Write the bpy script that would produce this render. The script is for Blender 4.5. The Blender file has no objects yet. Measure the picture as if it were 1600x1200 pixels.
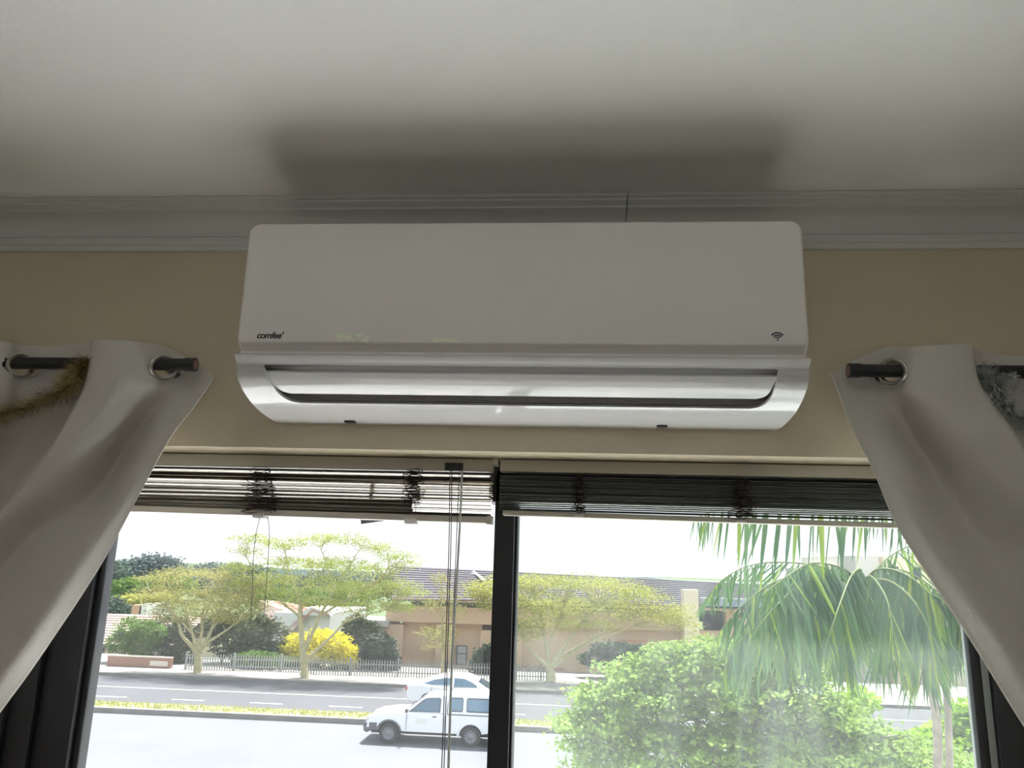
import bpy, bmesh, math, random
import numpy as np
from mathutils import Vector, Matrix
random.seed(7); rng = np.random.default_rng(7)
scene = bpy.context.scene
COL = scene.collection

# ------------------------------------------------------------------ camera, sky, sun, exposure
CZ = 1.75                                   # eye height above the room floor
yaw, pitch, roll, FPX = math.radians(-4.5155), math.radians(13.2597), math.radians(1.6427), 1200.0
F_ = Vector((math.sin(yaw)*math.cos(pitch), math.cos(yaw)*math.cos(pitch), math.sin(pitch)))
r0 = Vector((math.cos(yaw), -math.sin(yaw), 0)); u0 = r0.cross(F_)
R_ = math.cos(roll)*r0 + math.sin(roll)*u0
U_ = -math.sin(roll)*r0 + math.cos(roll)*u0
cam_d = bpy.data.cameras.new('camera'); cam = bpy.data.objects.new('camera', cam_d); COL.objects.link(cam)
cam_d.sensor_width = 36; cam_d.lens = 36*FPX/1600; cam_d.clip_start = 0.02; cam_d.clip_end = 2000
M = Matrix((R_, U_, -F_)).transposed().to_4x4(); M.translation = Vector((0, 0, CZ)); cam.matrix_world = M
scene.camera = cam

world = bpy.data.worlds.new('sky'); scene.world = world; world.use_nodes = True
wn = world.node_tree.nodes; wl = world.node_tree.links; wn.clear()
wo = wn.new('ShaderNodeOutputWorld'); wb = wn.new('ShaderNodeBackground'); wl.new(wb.outputs[0], wo.inputs[0])
tc = wn.new('ShaderNodeTexCoord'); sp = wn.new('ShaderNodeSeparateXYZ'); wl.new(tc.outputs['Generated'], sp.inputs[0])
cr = wn.new('ShaderNodeValToRGB'); wl.new(sp.outputs['Z'], cr.inputs[0])
cr.color_ramp.elements[0].position = 0.0; cr.color_ramp.elements[0].color = (0.94, 0.97, 1.0, 1)
cr.color_ramp.elements[1].position = 0.6; cr.color_ramp.elements[1].color = (0.74, 0.86, 1.0, 1)
wl.new(cr.outputs[0], wb.inputs[0]); wb.inputs[1].default_value = 1.0

sun_d = bpy.data.lights.new('sun', 'SUN'); sun = bpy.data.objects.new('sun', sun_d); COL.objects.link(sun)
sun_d.energy = 9.5; sun_d.angle = math.radians(0.6); sun_d.color = (1.0, 0.96, 0.88)
sun.rotation_euler = Vector((0.10, 0.34, 0.94)).to_track_quat('Z', 'Y').to_euler()

def area(name, loc, rot, sx, sy, e, col):
    d = bpy.data.lights.new(name, 'AREA'); d.shape = 'RECTANGLE'; d.size = sx; d.size_y = sy; d.energy = e; d.color = col
    o = bpy.data.objects.new(name, d); COL.objects.link(o); o.location = loc; o.rotation_euler = rot; return o
# added fill light for the room, unseen behind the camera; no window there
area('rear_fill_light', (-0.3, -3.45, 1.1), (math.radians(104), 0, 0), 4.2, 2.0, 10, (0.97, 0.98, 1.0))
vs = scene.view_settings; vs.view_transform = 'Standard'; vs.look = 'None'; vs.gamma = 1; vs.exposure = 0.5; vs.use_curve_mapping = False
scene.cycles.max_bounces = 12; scene.cycles.diffuse_bounces = 6; scene.cycles.transparent_max_bounces = 24
scene.cycles.use_denoising = True; scene.cycles.caustics_reflective = False; scene.cycles.caustics_refractive = False
scene.cycles.sample_clamp_indirect = 6

# ------------------------------------------------------------------ helpers
def ray(px, py): return F_ + (px-800)/FPX*R_ - (py-600)/FPX*U_
def at(px, py, Y):
    d = ray(px, py); d = d*(Y/d.y); d.z += CZ; return d
def gnd(px, py, z):
    d = ray(px, py); d = d*((z-CZ)/d.z); d.z += CZ; return d

MATS = {}
def mat(name, col, rough=0.6, metal=0.0, var=0.0, vscale=5.0, bump=0.0, bscale=60.0, trans=0.0, coat=0.0, spec=0.5, col2=None):
    if name in MATS: return MATS[name]
    m = bpy.data.materials.new(name); m.use_nodes = True; n = m.node_tree.nodes; l = m.node_tree.links
    b = n['Principled BSDF']; b.inputs['Base Color'].default_value = (*col, 1); b.inputs['Roughness'].default_value = rough
    b.inputs['Metallic'].default_value = metal; b.inputs['Coat Weight'].default_value = coat; b.inputs['Specular IOR Level'].default_value = spec
    tcn = n.new('ShaderNodeTexCoord')
    geo = n.new('ShaderNodeNewGeometry')
    if var > 0 or col2:
        nz = n.new('ShaderNodeTexNoise'); nz.inputs['Scale'].default_value = vscale; nz.inputs['Detail'].default_value = 5
        l.new(geo.outputs['Position'], nz.inputs['Vector'])
        rp = n.new('ShaderNodeValToRGB'); l.new(nz.outputs[0], rp.inputs[0])
        rp.color_ramp.elements[0].position = 0.35; rp.color_ramp.elements[1].position = 0.65
        c2 = col2 or tuple(min(1, c*(1+var)) for c in col); c1 = col if col2 else tuple(c*(1-var) for c in col)
        rp.color_ramp.elements[0].color = (*c1, 1); rp.color_ramp.elements[1].color = (*c2, 1)
        l.new(rp.outputs[0], b.inputs['Base Color'])
        csrc = rp.outputs[0]
    else: csrc = None
    if bump > 0:
        nb = n.new('ShaderNodeTexNoise'); nb.inputs['Scale'].default_value = bscale; nb.inputs['Detail'].default_value = 4
        l.new(geo.outputs['Position'], nb.inputs['Vector'])
        bn = n.new('ShaderNodeBump'); bn.inputs['Strength'].default_value = bump; bn.inputs['Distance'].default_value = 0.01
        l.new(nb.outputs[0], bn.inputs['Height']); l.new(bn.outputs[0], b.inputs['Normal'])
    if trans > 0:
        t = n.new('ShaderNodeBsdfTranslucent'); t.inputs[0].default_value = (*col, 1)
        if csrc: l.new(csrc, t.inputs[0])
        mx = n.new('ShaderNodeMixShader'); mx.inputs[0].default_value = trans
        l.new(b.outputs[0], mx.inputs[1]); l.new(t.outputs[0], mx.inputs[2]); l.new(mx.outputs[0], n['Material Output'].inputs[0])
    MATS[name] = m; return m

WL = {}                                        # world location of each root
def tag(o, label=None, cat=None, group=None, kind=None):
    if label: o['label'] = label
    if cat: o['category'] = cat
    if group: o['group'] = group
    if kind: o['kind'] = kind
    return o
def empty(name, loc, label, cat, group=None):
    o = bpy.data.objects.new(name, None); COL.objects.link(o); o.location = loc; o.empty_display_size = 0.05
    WL[o.name] = Vector(loc); return tag(o, label, cat, group)
def from_bm(name, bm, m, parent=None, smooth=35, origin=None):
    me = bpy.data.meshes.new(name); bm.to_mesh(me); bm.free()
    return link(name, me, m, parent, smooth, origin)
def link(name, me, m, parent=None, smooth=35, origin=None):
    for mm in (m if isinstance(m, (list, tuple)) else [m]): me.materials.append(mm)
    if smooth:
        me.shade_smooth(); me.set_sharp_from_angle(angle=math.radians(smooth))
    o = bpy.data.objects.new(name, me); COL.objects.link(o)
    if parent is not None:
        pl = WL[parent.name]; me.transform(Matrix.Translation(-pl)); o.parent = parent; WL[o.name] = pl.copy()
    elif origin is not None:
        me.transform(Matrix.Translation(-Vector(origin))); o.location = origin; WL[o.name] = Vector(origin)
    else: WL[o.name] = Vector((0, 0, 0))
    return o
def inst(name, src, parent, mw):
    """a piece sharing src's mesh, at world matrix mw, as child of parent"""
    o = src.copy(); o.name = name; COL.objects.link(o); o.parent = parent
    o.matrix_local = Matrix.Translation(-WL[parent.name]) @ mw; return o
def bx(bm, x0, x1, y0, y1, z0, z1, bev=0.0, mi=0):
    t = bmesh.new(); bmesh.ops.create_cube(t, size=1)
    bmesh.ops.scale(t, vec=(abs(x1-x0), abs(y1-y0), abs(z1-z0)), verts=t.verts)
    bmesh.ops.translate(t, vec=((x0+x1)/2, (y0+y1)/2, (z0+z1)/2), verts=t.verts)
    if bev > 0: bmesh.ops.bevel(t, geom=t.edges[:], offset=bev, segments=2, affect='EDGES', profile=0.5)
    merge(bm, t, mi)
def merge(bm, t, mi=0, mx=None):
    if mx is not None: bmesh.ops.transform(t, matrix=mx, verts=t.verts)
    vm = {v: bm.verts.new(v.co) for v in t.verts}
    for f in t.faces:
        try: nf = bm.faces.new([vm[v] for v in f.verts]); nf.material_index = mi
        except ValueError: pass
    t.free()
def box(name, x0, x1, y0, y1, z0, z1, m, parent=None, bev=0.0, origin=None):
    bm = bmesh.new(); bx(bm, x0, x1, y0, y1, z0, z1, bev); return from_bm(name, bm, m, parent, 35, origin)
def tube(bm, pts, r, seg=8, cap=True, mi=0):
    pts = [Vector(p) for p in pts]; n = len(pts)
    rs = r if isinstance(r, (list, tuple)) else [r]*n
    rings = []; prev = None
    for i, p in enumerate(pts):
        d = (pts[min(i+1, n-1)] - pts[max(i-1, 0)]); d = d.normalized() if d.length > 1e-9 else Vector((0, 0, 1))
        if prev is None: a = d.orthogonal().normalized()
        else: a = (prev - d*prev.dot(d)); a = a.normalized() if a.length > 1e-6 else d.orthogonal().normalized()
        prev = a; b = d.cross(a)
        rings.append([bm.verts.new(p + (a*math.cos(2*math.pi*k/seg) + b*math.sin(2*math.pi*k/seg))*rs[i]) for k in range(seg)])
    for i in range(n-1):
        for k in range(seg):
            f = bm.faces.new((rings[i][k], rings[i][(k+1) % seg], rings[i+1][(k+1) % seg], rings[i+1][k])); f.material_index = mi
    if cap and seg > 2:
        bm.faces.new(rings[0][::-1]).material_index = mi; bm.faces.new(rings[-1]).material_index = mi
def extr(bm, poly, x0, x1, axis='x', mi=0):
    """closed polygon of (a,b) extruded along an axis: x -> (y,z), y -> (x,z)"""
    f3 = (lambda a, b, t: Vector((t, a, b))) if axis == 'x' else (lambda a, b, t: Vector((a, t, b)))
    A = [bm.verts.new(f3(a, b, x0)) for a, b in poly]; B = [bm.verts.new(f3(a, b, x1)) for a, b in poly]
    n = len(poly)
    for i in range(n):
        bm.faces.new((A[i], A[(i+1) % n], B[(i+1) % n], B[i])).material_index = mi
    bm.faces.new(A[::-1]).material_index = mi; bm.faces.new(B).material_index = mi
def recalc(bm): bmesh.ops.recalc_face_normals(bm, faces=bm.faces[:]); return bm
def catmull(P, n):
    """resample list of vectors to n points"""
    P = [np.array(p, float) for p in P]; P = [2*P[0]-P[1]] + P + [2*P[-1]-P[-2]]; m = len(P)-3; out = []
    for i in range(n):
        t = i/(n-1)*m; k = min(int(t), m-1); u = t-k; a, b, c, d = P[k:k+4]
        out.append(0.5*((2*b)+(-a+c)*u+(2*a-5*b+4*c-d)*u*u+(-a+3*b-3*c+d)*u**3))
    return out

# ------------------------------------------------------------------ materials
m_wall = mat('wall_paint', (0.64, 0.565, 0.43), 0.75, var=0.03, vscale=1.5, bump=0.15, bscale=90)
m_ceil = mat('ceiling_paint', (0.84, 0.84, 0.82), 0.8, bump=0.1, bscale=70)
m_cove = mat('coving_paint', (0.66, 0.68, 0.66), 0.6)
m_floor = mat('floor_tile', (0.30, 0.28, 0.25), 0.35, var=0.05, vscale=3)
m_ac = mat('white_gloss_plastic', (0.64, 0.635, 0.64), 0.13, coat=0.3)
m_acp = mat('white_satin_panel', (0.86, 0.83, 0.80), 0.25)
m_acb = mat('white_plastic_body', (0.80, 0.77, 0.74), 0.35)
m_duct = mat('grey_duct', (0.32, 0.30, 0.29), 0.55)
m_dark = mat('dark_plastic', (0.02, 0.02, 0.022), 0.4)
m_ink = mat('logo_ink', (0.03, 0.028, 0.025), 0.5)
m_navy = mat('icon_ink', (0.012, 0.014, 0.04), 0.4)
m_frame = mat('black_aluminium', (0.022, 0.022, 0.027), 0.45, metal=0.2)
m_seal = mat('grey_seal', (0.35, 0.38, 0.36), 0.4)
m_rod = mat('black_rod', (0.018, 0.02, 0.024), 0.35)
m_copper = mat('rod_core', (0.25, 0.14, 0.11), 0.5)
m_chrome = mat('brushed_nickel', (0.55, 0.55, 0.52), 0.22, metal=1.0)
m_curt = mat('curtain_fabric', (0.70, 0.67, 0.62), 0.8, bump=0.25, bscale=500, trans=0.05)
m_slatL = mat('slat_champagne', (0.66, 0.60, 0.48), 0.22, metal=0.5)
m_slatR = mat('slat_grey', (0.20, 0.21, 0.19), 0.35, metal=0.4)
m_rail = mat('rail_beige', (0.50, 0.47, 0.40), 0.45)
m_rail2 = mat('rail_offwhite', (0.62, 0.58, 0.52), 0.4)
m_cord = mat('brown_cord', (0.045, 0.03, 0.025), 0.8)
m_cordw = mat('pull_cord', (0.16, 0.15, 0.15), 0.6)
m_clear = mat('clear_plastic', (0.75, 0.72, 0.70), 0.2, trans=0.5)

# ------------------------------------------------------------------ room
W = 1.222; CEIL = CZ+0.594; HEAD = CZ+0.177; XL, XR, YB = -2.3, 2.5, -3.6
GX0, GX1, SILL, GY = -1.05, 0.95, 0.01, 1.46      # window opening and outer face of the wall
def S(o, kind='structure'): o['kind'] = kind; return o
bm = bmesh.new(); bx(bm, XL-0.2, XR+0.2, W, GY, HEAD, CEIL+0.1, 0.0)
bx(bm, XL-0.2, GX0, W, GY, 0, HEAD); bx(bm, GX1, XR+0.2, W, GY, 0, HEAD); bx(bm, GX0, GX1, W, GY, -0.02, SILL)
S(from_bm('wall_front', bm, m_wall))
S(box('wall_left', XL-0.2, XL, YB, W, 0, CEIL+0.1, m_wall)); S(box('wall_right', XR, XR+0.2, YB, W, 0, CEIL+0.1, m_wall))
S(box('wall_back', XL-0.2, XR+0.2, YB-0.2, YB, 0, CEIL+0.1, m_wall))
S(box('ceiling', XL-0.2, XR+0.2, YB-0.2, GY, CEIL, CEIL+0.1, m_ceil))
S(box('floor', XL-0.2, XR+0.2, YB-0.2, GY, -0.1, 0, m_floor))
# coving: stepped and concave profile
B0, T0 = CZ+0.523, CEIL
prof = [(W, B0), (W-0.006, B0), (W-0.008, B0+0.004), (W-0.008, B0+0.009), (W-0.011, B0+0.010), (W-0.013, B0+0.014), (W-0.013, B0+0.021), (W-0.009, B0+0.022), (W-0.009, B0+0.024)]
for k in range(9):
    a = math.pi/2*k/8; prof.append((W-0.011-0.037*(1-math.cos(a)), B0+0.024+0.030*math.sin(a)))
prof += [(W-0.050, B0+0.0545), (W-0.050, B0+0.058), (W-0.055, B0+0.059), (W-0.058, B0+0.061), (W-0.062, B0+0.062), (W-0.063, B0+0.0655), (W-0.068, B0+0.0655), (W-0.071, B0+0.068), (W-0.071, T0-0.0005), (W, T0-0.0005)]
bm = bmesh.new(); extr(bm, prof, XL, 0.088); extr(bm, prof, 0.0895, XR); S(from_bm('trim_2', recalc(bm), m_cove, smooth=25))

# ------------------------------------------------------------------ window
FY0, FY1 = 1.34, 1.40
mxl, mxr = -0.129, -0.089
wroot = bpy.data.objects.new('window_1', None); COL.objects.link(wroot); wroot['kind'] = 'structure'; WL['window_1'] = Vector((0, 0, 0))
bm = bmesh.new()
bx(bm, GX0, mxl-0.012, FY0, FY1+0.02, CZ+0.152, HEAD-0.001, 0.002); bx(bm, mxl-0.012, GX1, FY0, FY1+0.02, CZ+0.106, HEAD-0.001, 0.002); bx(bm, GX0, GX1, FY0, FY1+0.02, SILL+0.02, SILL+0.07, 0.002)
from_bm('window_frame', bm, m_frame, wroot)
bm = bmesh.new(); bx(bm, mxl, mxr-0.006, FY0, FY1, SILL+0.07, CZ+0.16, 0.001); bx(bm, mxr-0.0065, mxr, FY0+0.022, FY1, SILL+0.07, CZ+0.16, 0.0015)
from_bm('mullion', bm, m_frame, wroot)
bm = bmesh.new()
for (a, b, y) in ((-0.823, -0.836, 0.012), (-0.836, -0.90, 0.0), (-0.902, -0.945, -0.01), (-0.947, -1.05, -0.02)):
    bx(bm, b, a, FY0+y, FY0+0.018 if a > -0.83 else FY1, SILL+0.05, CZ+0.16, 0.002)
from_bm('side_frame', bm, m_frame, wroot)
bm = bmesh.new()
for (a, b, y) in ((0.640, 0.656, 0.005), (0.667, 0.76, -0.004), (0.763, 0.95, -0.01)):
    bx(bm, a, b, FY0+y, FY0+0.02 if a < 0.65 else FY1, SILL+0.05, CZ+0.16, 0.002)
from_bm('side_frame', bm, m_frame, wroot)
box('seal_strip', 0.6562, 0.6668, FY0+0.006, FY1, SILL+0.05, CZ+0.16, m_seal, wroot)
def glass_mat(name, dirt, veil, tint=(0.985, 0.99, 1.0)):
    m = bpy.data.materials.new(name); m.use_nodes = True; n = m.node_tree.nodes; l = m.node_tree.links
    n.remove(n['Principled BSDF']); out = n['Material Output']
    tr = n.new('ShaderNodeBsdfTransparent'); tr.inputs[0].default_value = (*tint, 1)
    gl = n.new('ShaderNodeBsdfGlossy'); gl.inputs['Roughness'].default_value = 0.02
    tl = n.new('ShaderNodeBsdfTranslucent'); tl.inputs[0].default_value = (0.9, 0.95, 1.0, 1)
    m1 = n.new('ShaderNodeMixShader'); m1.inputs[0].default_value = 0.025; l.new(tr.outputs[0], m1.inputs[1]); l.new(gl.outputs[0], m1.inputs[2])
    g = n.new('ShaderNodeNewGeometry'); mp = n.new('ShaderNodeMapping'); l.new(g.outputs['Position'], mp.inputs[0]); mp.inputs['Scale'].default_value = (14, 14, 3.2)
    nz = n.new('ShaderNodeTexNoise'); nz.inputs['Scale'].default_value = 1; nz.inputs['Detail'].default_value = 8; nz.inputs['Roughness'].default_value = 0.65; l.new(mp.outputs[0], nz.inputs['Vector'])
    mr = n.new('ShaderNodeMapRange'); l.new(nz.outputs[0], mr.inputs[0]); mr.inputs[1].default_value = 0.42; mr.inputs[2].default_value = 0.78; mr.inputs[3].default_value = veil; mr.inputs[4].default_value = veil+dirt
    m2 = n.new('ShaderNodeMixShader'); l.new(mr.outputs[0], m2.inputs[0]); l.new(m1.outputs[0], m2.inputs[1]); l.new(tl.outputs[0], m2.inputs[2]); l.new(m2.outputs[0], out.inputs[0])
    return m
m_gl1 = glass_mat('window_glass', 0.01, 0.015); m_gl2 = glass_mat('window_glass_dusty', 0.045, 0.03, (0.955, 0.985, 0.97))
box('pane', -0.826, mxl+0.002, 1.352, 1.356, SILL+0.06, CZ+0.12, m_gl1, wroot)
box('pane', mxr-0.002, 0.645, 1.354, 1.358, SILL+0.06, CZ+0.12, m_gl2, wroot)['label'] = 'dusty smeared pane'

# ------------------------------------------------------------------ air conditioner
AX0, AX1 = -0.4815, 0.3235
ac = empty('air_conditioner', ((AX0+AX1)/2, W, CZ+0.2175), 'white split air conditioner unit mounted high on the wall above the window', 'air conditioner')
def rrect(x0, x1, z0, z1, rt, rb, n=6):
    P = []
    for cx, cz, a0, r in ((x1-rt, z1-rt, 0, rt), (x0+rt, z1-rt, 90, rt), (x0+rb, z0+rb, 180, rb), (x1-rb, z0+rb, 270, rb)):
        for k in range(n+1):
            a = math.radians(a0+90*k/n); P.append((cx+r*math.cos(a), cz+r*math.sin(a)))
    return P
# front panel: rounded slab, chamfered back along the bottom edge
bm = bmesh.new()
def ring(y, ins, z0): return [bm.verts.new((x, y, z)) for x, z in rrect(AX0+ins, AX1-ins, z0, CZ+0.4865-ins, 0.016, 0.008)]
rings = [ring(1.0300, 0.0055, CZ+0.3035), ring(1.0305, 0.003, CZ+0.3015), ring(1.0325, 0.0008, CZ+0.300), ring(1.036, 0.0, CZ+0.2975), ring(1.046, 0.0, CZ+0.2905)]
for a, b in zip(rings, rings[1:]):
    for k in range(len(a)): bm.faces.new((a[k], a[(k+1) % len(a)], b[(k+1) % len(b)], b[k]))
bm.faces.new(rings[0]); bm.faces.new(rings[-1][::-1]); from_bm('front_panel', recalc(bm), m_acp, ac, 50)
# body block behind the panel
bm = bmesh.new()
extr(bm, [(W, CZ+0.484), (1.0465, CZ+0.484), (1.0465, CZ+0.2925), (1.042, CZ+0.2915), (1.042, CZ+0.2855), (W, CZ+0.2855)], AX0+0.003, AX1-0.003)
bx(bm, AX1-0.004, AX1+0.0035, 1.12, 1.16, CZ+0.285, CZ+0.312, 0.001)
from_bm('body', recalc(bm), m_acb, ac)
# lower shell with the outlet opening
LP = [(1.0415, .2865), (1.036, .2850), (1.0288, .2838), (1.0325, .2785), (1.0405, .2708), (1.0430, .2620), (1.0494, .2515), (1.0677, .2405), (1.0943, .2307), (1.1233, .2238), (1.1495, .2204), (1.1846, .2178), (W, .2175)]
fine = catmull(LP, 73)                       # index = 6*k for control row k
o0, o1 = 24, 50                              # rows of the opening
bm = bmesh.new(); rows = []; ins = []
for i, (y, z) in enumerate(fine):
    q = max(0, 1-i/16); e = 0.016*(1-math.sqrt(max(0, 1-q*q)))
    t = min(1, max(0, (i-o0)/(o1-o0))); 
    c = 0.0
    if t > 0.72: w_ = (t-0.72)/0.28; c = 0.020*(1-math.sqrt(max(0, 1-w_*w_)))
    if t < 0.12: w_ = (0.12-t)/0.12; c = 0.006*(1-math.sqrt(max(0, 1-w_*w_)))
    xl = -0.4445 + 0.018*t + c; xr = 0.2835 - 0.006*t - c
    rows.append([bm.verts.new((x, y, CZ+z)) for x in (AX0-0.0+e, AX0+0.012, xl, xr, AX1-0.012, AX1-e)])
for i in range(len(rows)-1):
    for k in range(5):
        if k == 2 and o0 <= i < o1: continue
        bm.faces.new((rows[i][k], rows[i][k+1], rows[i+1][k+1], rows[i+1][k]))
# end cheeks of the shell
for k, rv in ((0, 1), (5, 0)):
    vs_ = [r[k] for r in rows] + [bm.verts.new((rows[0][k].co.x, W, CZ+0.2855))]
    bm.faces.new(vs_ if rv else vs_[::-1])
# returned lip of the opening
loop = [r[2] for r in rows[o0:o1+1]] + [r[3] for r in rows[o1:o0-1:-1]]
cx = (AX0+AX1)/2; inn = []
for v in loop:
    inn.append(bm.verts.new((v.co.x, v.co.y+0.003, v.co.z+0.004)))
for a in range(len(loop)):
    b = (a+1) % len(loop); bm.faces.new((loop[a], loop[b], inn[b], inn[a]))
bmesh.ops.recalc_face_normals(bm, faces=bm.faces[:])
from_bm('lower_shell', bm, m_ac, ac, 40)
# duct behind the opening, open towards the room
bm = bmesh.new(); dp = [(1.0425, .2730), (1.050, .2800), (1.108, .2720), (1.1075, .2400), (1.104, .2325)]
A = [bm.verts.new((AX0+0.02, y, CZ+z)) for y, z in dp]; B = [bm.verts.new((AX1-0.02, y, CZ+z)) for y, z in dp]
for i in range(4): bm.faces.new((A[i], B[i], B[i+1], A[i+1]))
bm.faces.new(A); bm.faces.new(B); from_bm('air_outlet', bm, m_duct, ac, 20)
# flap
bm = bmesh.new(); fp = catmull([(1.0470, .2612), (1.0555, .2530), (1.0680, .2448), (1.0838, .2382)], 14); top, bot = [], []
for i, (y, z) in enumerate(fp):
    t = i/13; c = 0.0
    if t > 0.7: w_ = (t-0.7)/0.3; c = 0.012*(1-math.sqrt(max(0, 1-w_*w_)))
    xl, xr = -0.4425+0.0165*t+c, 0.2822-0.0085*t-c
    top.append([bm.verts.new((x, y, CZ+z)) for x in (xl, xr)]); bot.append([bm.verts.new((x, y+0.0015, CZ+z+0.003)) for x in (xl, xr)])
for i in range(13):
    bm.faces.new((top[i][0], top[i][1], top[i+1][1], top[i+1][0])); bm.faces.new((bot[i][1], bot[i][0], bot[i+1][0], bot[i+1][1]))
    for s in (0, 1): bm.faces.new((top[i][s], top[i+1][s], bot[i+1][s], bot[i][s]))
for i in (0, 13): bm.faces.new((top[i][0], top[i][1], bot[i][1], bot[i][0]))
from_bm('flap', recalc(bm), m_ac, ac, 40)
for px in (545, 1035):
    p = at(px, 659 if px < 800 else 664, 1.185)
    box('clip', p.x-0.008, p.x+0.008, 1.186, 1.200, CZ+0.2145, CZ+0.2185, m_dark, ac, 0.001)
# logo text
def text_mesh(txt, size, shear, offs):
    cu = bpy.data.curves.new('t', 'FONT'); cu.body = txt; cu.size = size; cu.shear = shear; cu.offset = offs; cu.extrude = 0.006; cu.space_character = 0.92
    to = bpy.data.objects.new('t', cu); COL.objects.link(to); dg = bpy.context.evaluated_depsgraph_get(); dg.update()
    me = bpy.data.meshes.new_from_object(to.evaluated_get(dg)); bpy.data.objects.remove(to); return me
me = text_mesh("comfee'", 1.0, 0.22, 0.027)
xs = [v.co.x for v in me.vertices]; x0, x1 = min(xs), max(xs)
sc_ = 0.0395/(x1-x0); pL = at(401, 530, 1.0296)
me.transform(Matrix.Translation((pL.x, 1.0298, at(401, 528.3, 1.0296).z)) @ Matrix.Rotation(math.pi/2, 4, 'X') @ Matrix.Scale(sc_, 4) @ Matrix.Translation((-x0, 0, 0)))
link('lettering', me, m_ink, ac, 0)['label'] = 'dark slanted lettering'
# wireless symbol
c = at(1215, 531.2, 1.0298); bm = bmesh.new()
def arc(r0_, r1_, half, n=12):
    P = [(r0_*math.sin(a), r0_*math.cos(a)) for a in np.linspace(-half, half, n)] + [(r1_*math.sin(a), r1_*math.cos(a)) for a in np.linspace(half, -half, n)]
    extr(bm, [(c.x+x, c.z+z-0.0001) for x, z in P], 1.0297, 1.0301, 'y')
h = math.radians(50)
arc(0.0092, 0.0112, h); arc(0.0060, 0.0078, h); arc(0.0030, 0.0047, h)
extr(bm, [(c.x+0.0013*math.cos(a), c.z+0.0013*math.sin(a)) for a in np.linspace(0, 2*math.pi, 12, endpoint=False)], 1.0297, 1.0301, 'y')
from_bm('wireless_symbol', recalc(bm), m_navy, ac, 0)['label'] = 'navy wireless symbol of three arcs and a dot'
m_refl1 = mat('reflection_green', (0.86, 0.90, 0.78), 0.3, var=0.12, vscale=160); m_refl2 = mat('reflection_white', (0.88, 0.87, 0.76), 0.3, var=0.12, vscale=200)
def painted_reflection(pts, m, lab):  # thin plates whose pale colour paints reflections onto the front panel
    bm = bmesh.new(); P = [at(x, y, 1.0298) for x, y in pts]; extr(bm, [(p.x, p.z) for p in P], 1.0296, 1.03, 'y'); o = from_bm('painted_reflection', recalc(bm), m, ac, 0); o['label'] = lab
painted_reflection([(524, 519.5), (552, 521), (578, 522), (580, 531), (582, 533.5), (527, 534.5)], m_refl1, 'faint pale green reflection painted on the panel')
painted_reflection([(672, 527), (713, 529), (718, 535.5), (676, 534.5)], m_refl2, 'faint pale reflection painted on the panel')

# ------------------------------------------------------------------ curtain rods
ROD_Y, ROD_Z, RR = 1.14, CZ+0.2955, 0.0098
def rod(x0, x1, hole_x, label):
    r = empty('curtain_rod', ((x0+x1)/2, W, ROD_Z), label, 'curtain rod')
    bm = bmesh.new(); tube(bm, [(x0, ROD_Y, ROD_Z), (x1, ROD_Y, ROD_Z)], RR, 24); from_bm('pole', bm, m_rod, r)
    s = -1 if hole_x == x0 else 1
    bm = bmesh.new(); tube(bm, [(hole_x-s*0.012, ROD_Y, ROD_Z), (hole_x+s*0.004, ROD_Y, ROD_Z)], RR+0.0012, 24); from_bm('end_cap', bm, m_rod, r)
    bm = bmesh.new(); tube(bm, [(hole_x+s*0.0035, ROD_Y, ROD_Z), (hole_x+s*0.0046, ROD_Y, ROD_Z)], RR-0.002, 20); from_bm('cap_core', bm, m_copper, r)
    bxp = hole_x - s*0.047
    bm = bmesh.new(); tube(bm, [(bxp, ROD_Y, ROD_Z-0.002), (bxp, W, ROD_Z-0.014)], 0.006, 12); tube(bm, [(bxp, W-0.006, ROD_Z-0.014), (bxp, W, ROD_Z-0.014)], 0.017, 20)
    from_bm('bracket', bm, m_rod, r)
rod(-1.70, -0.5985, -0.5985, 'black curtain rod with open end on the wall left of the air conditioner')
rod(0.4150, 1.70, 0.4150, 'black curtain rod with open end on the wall right of the air conditioner')

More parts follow.
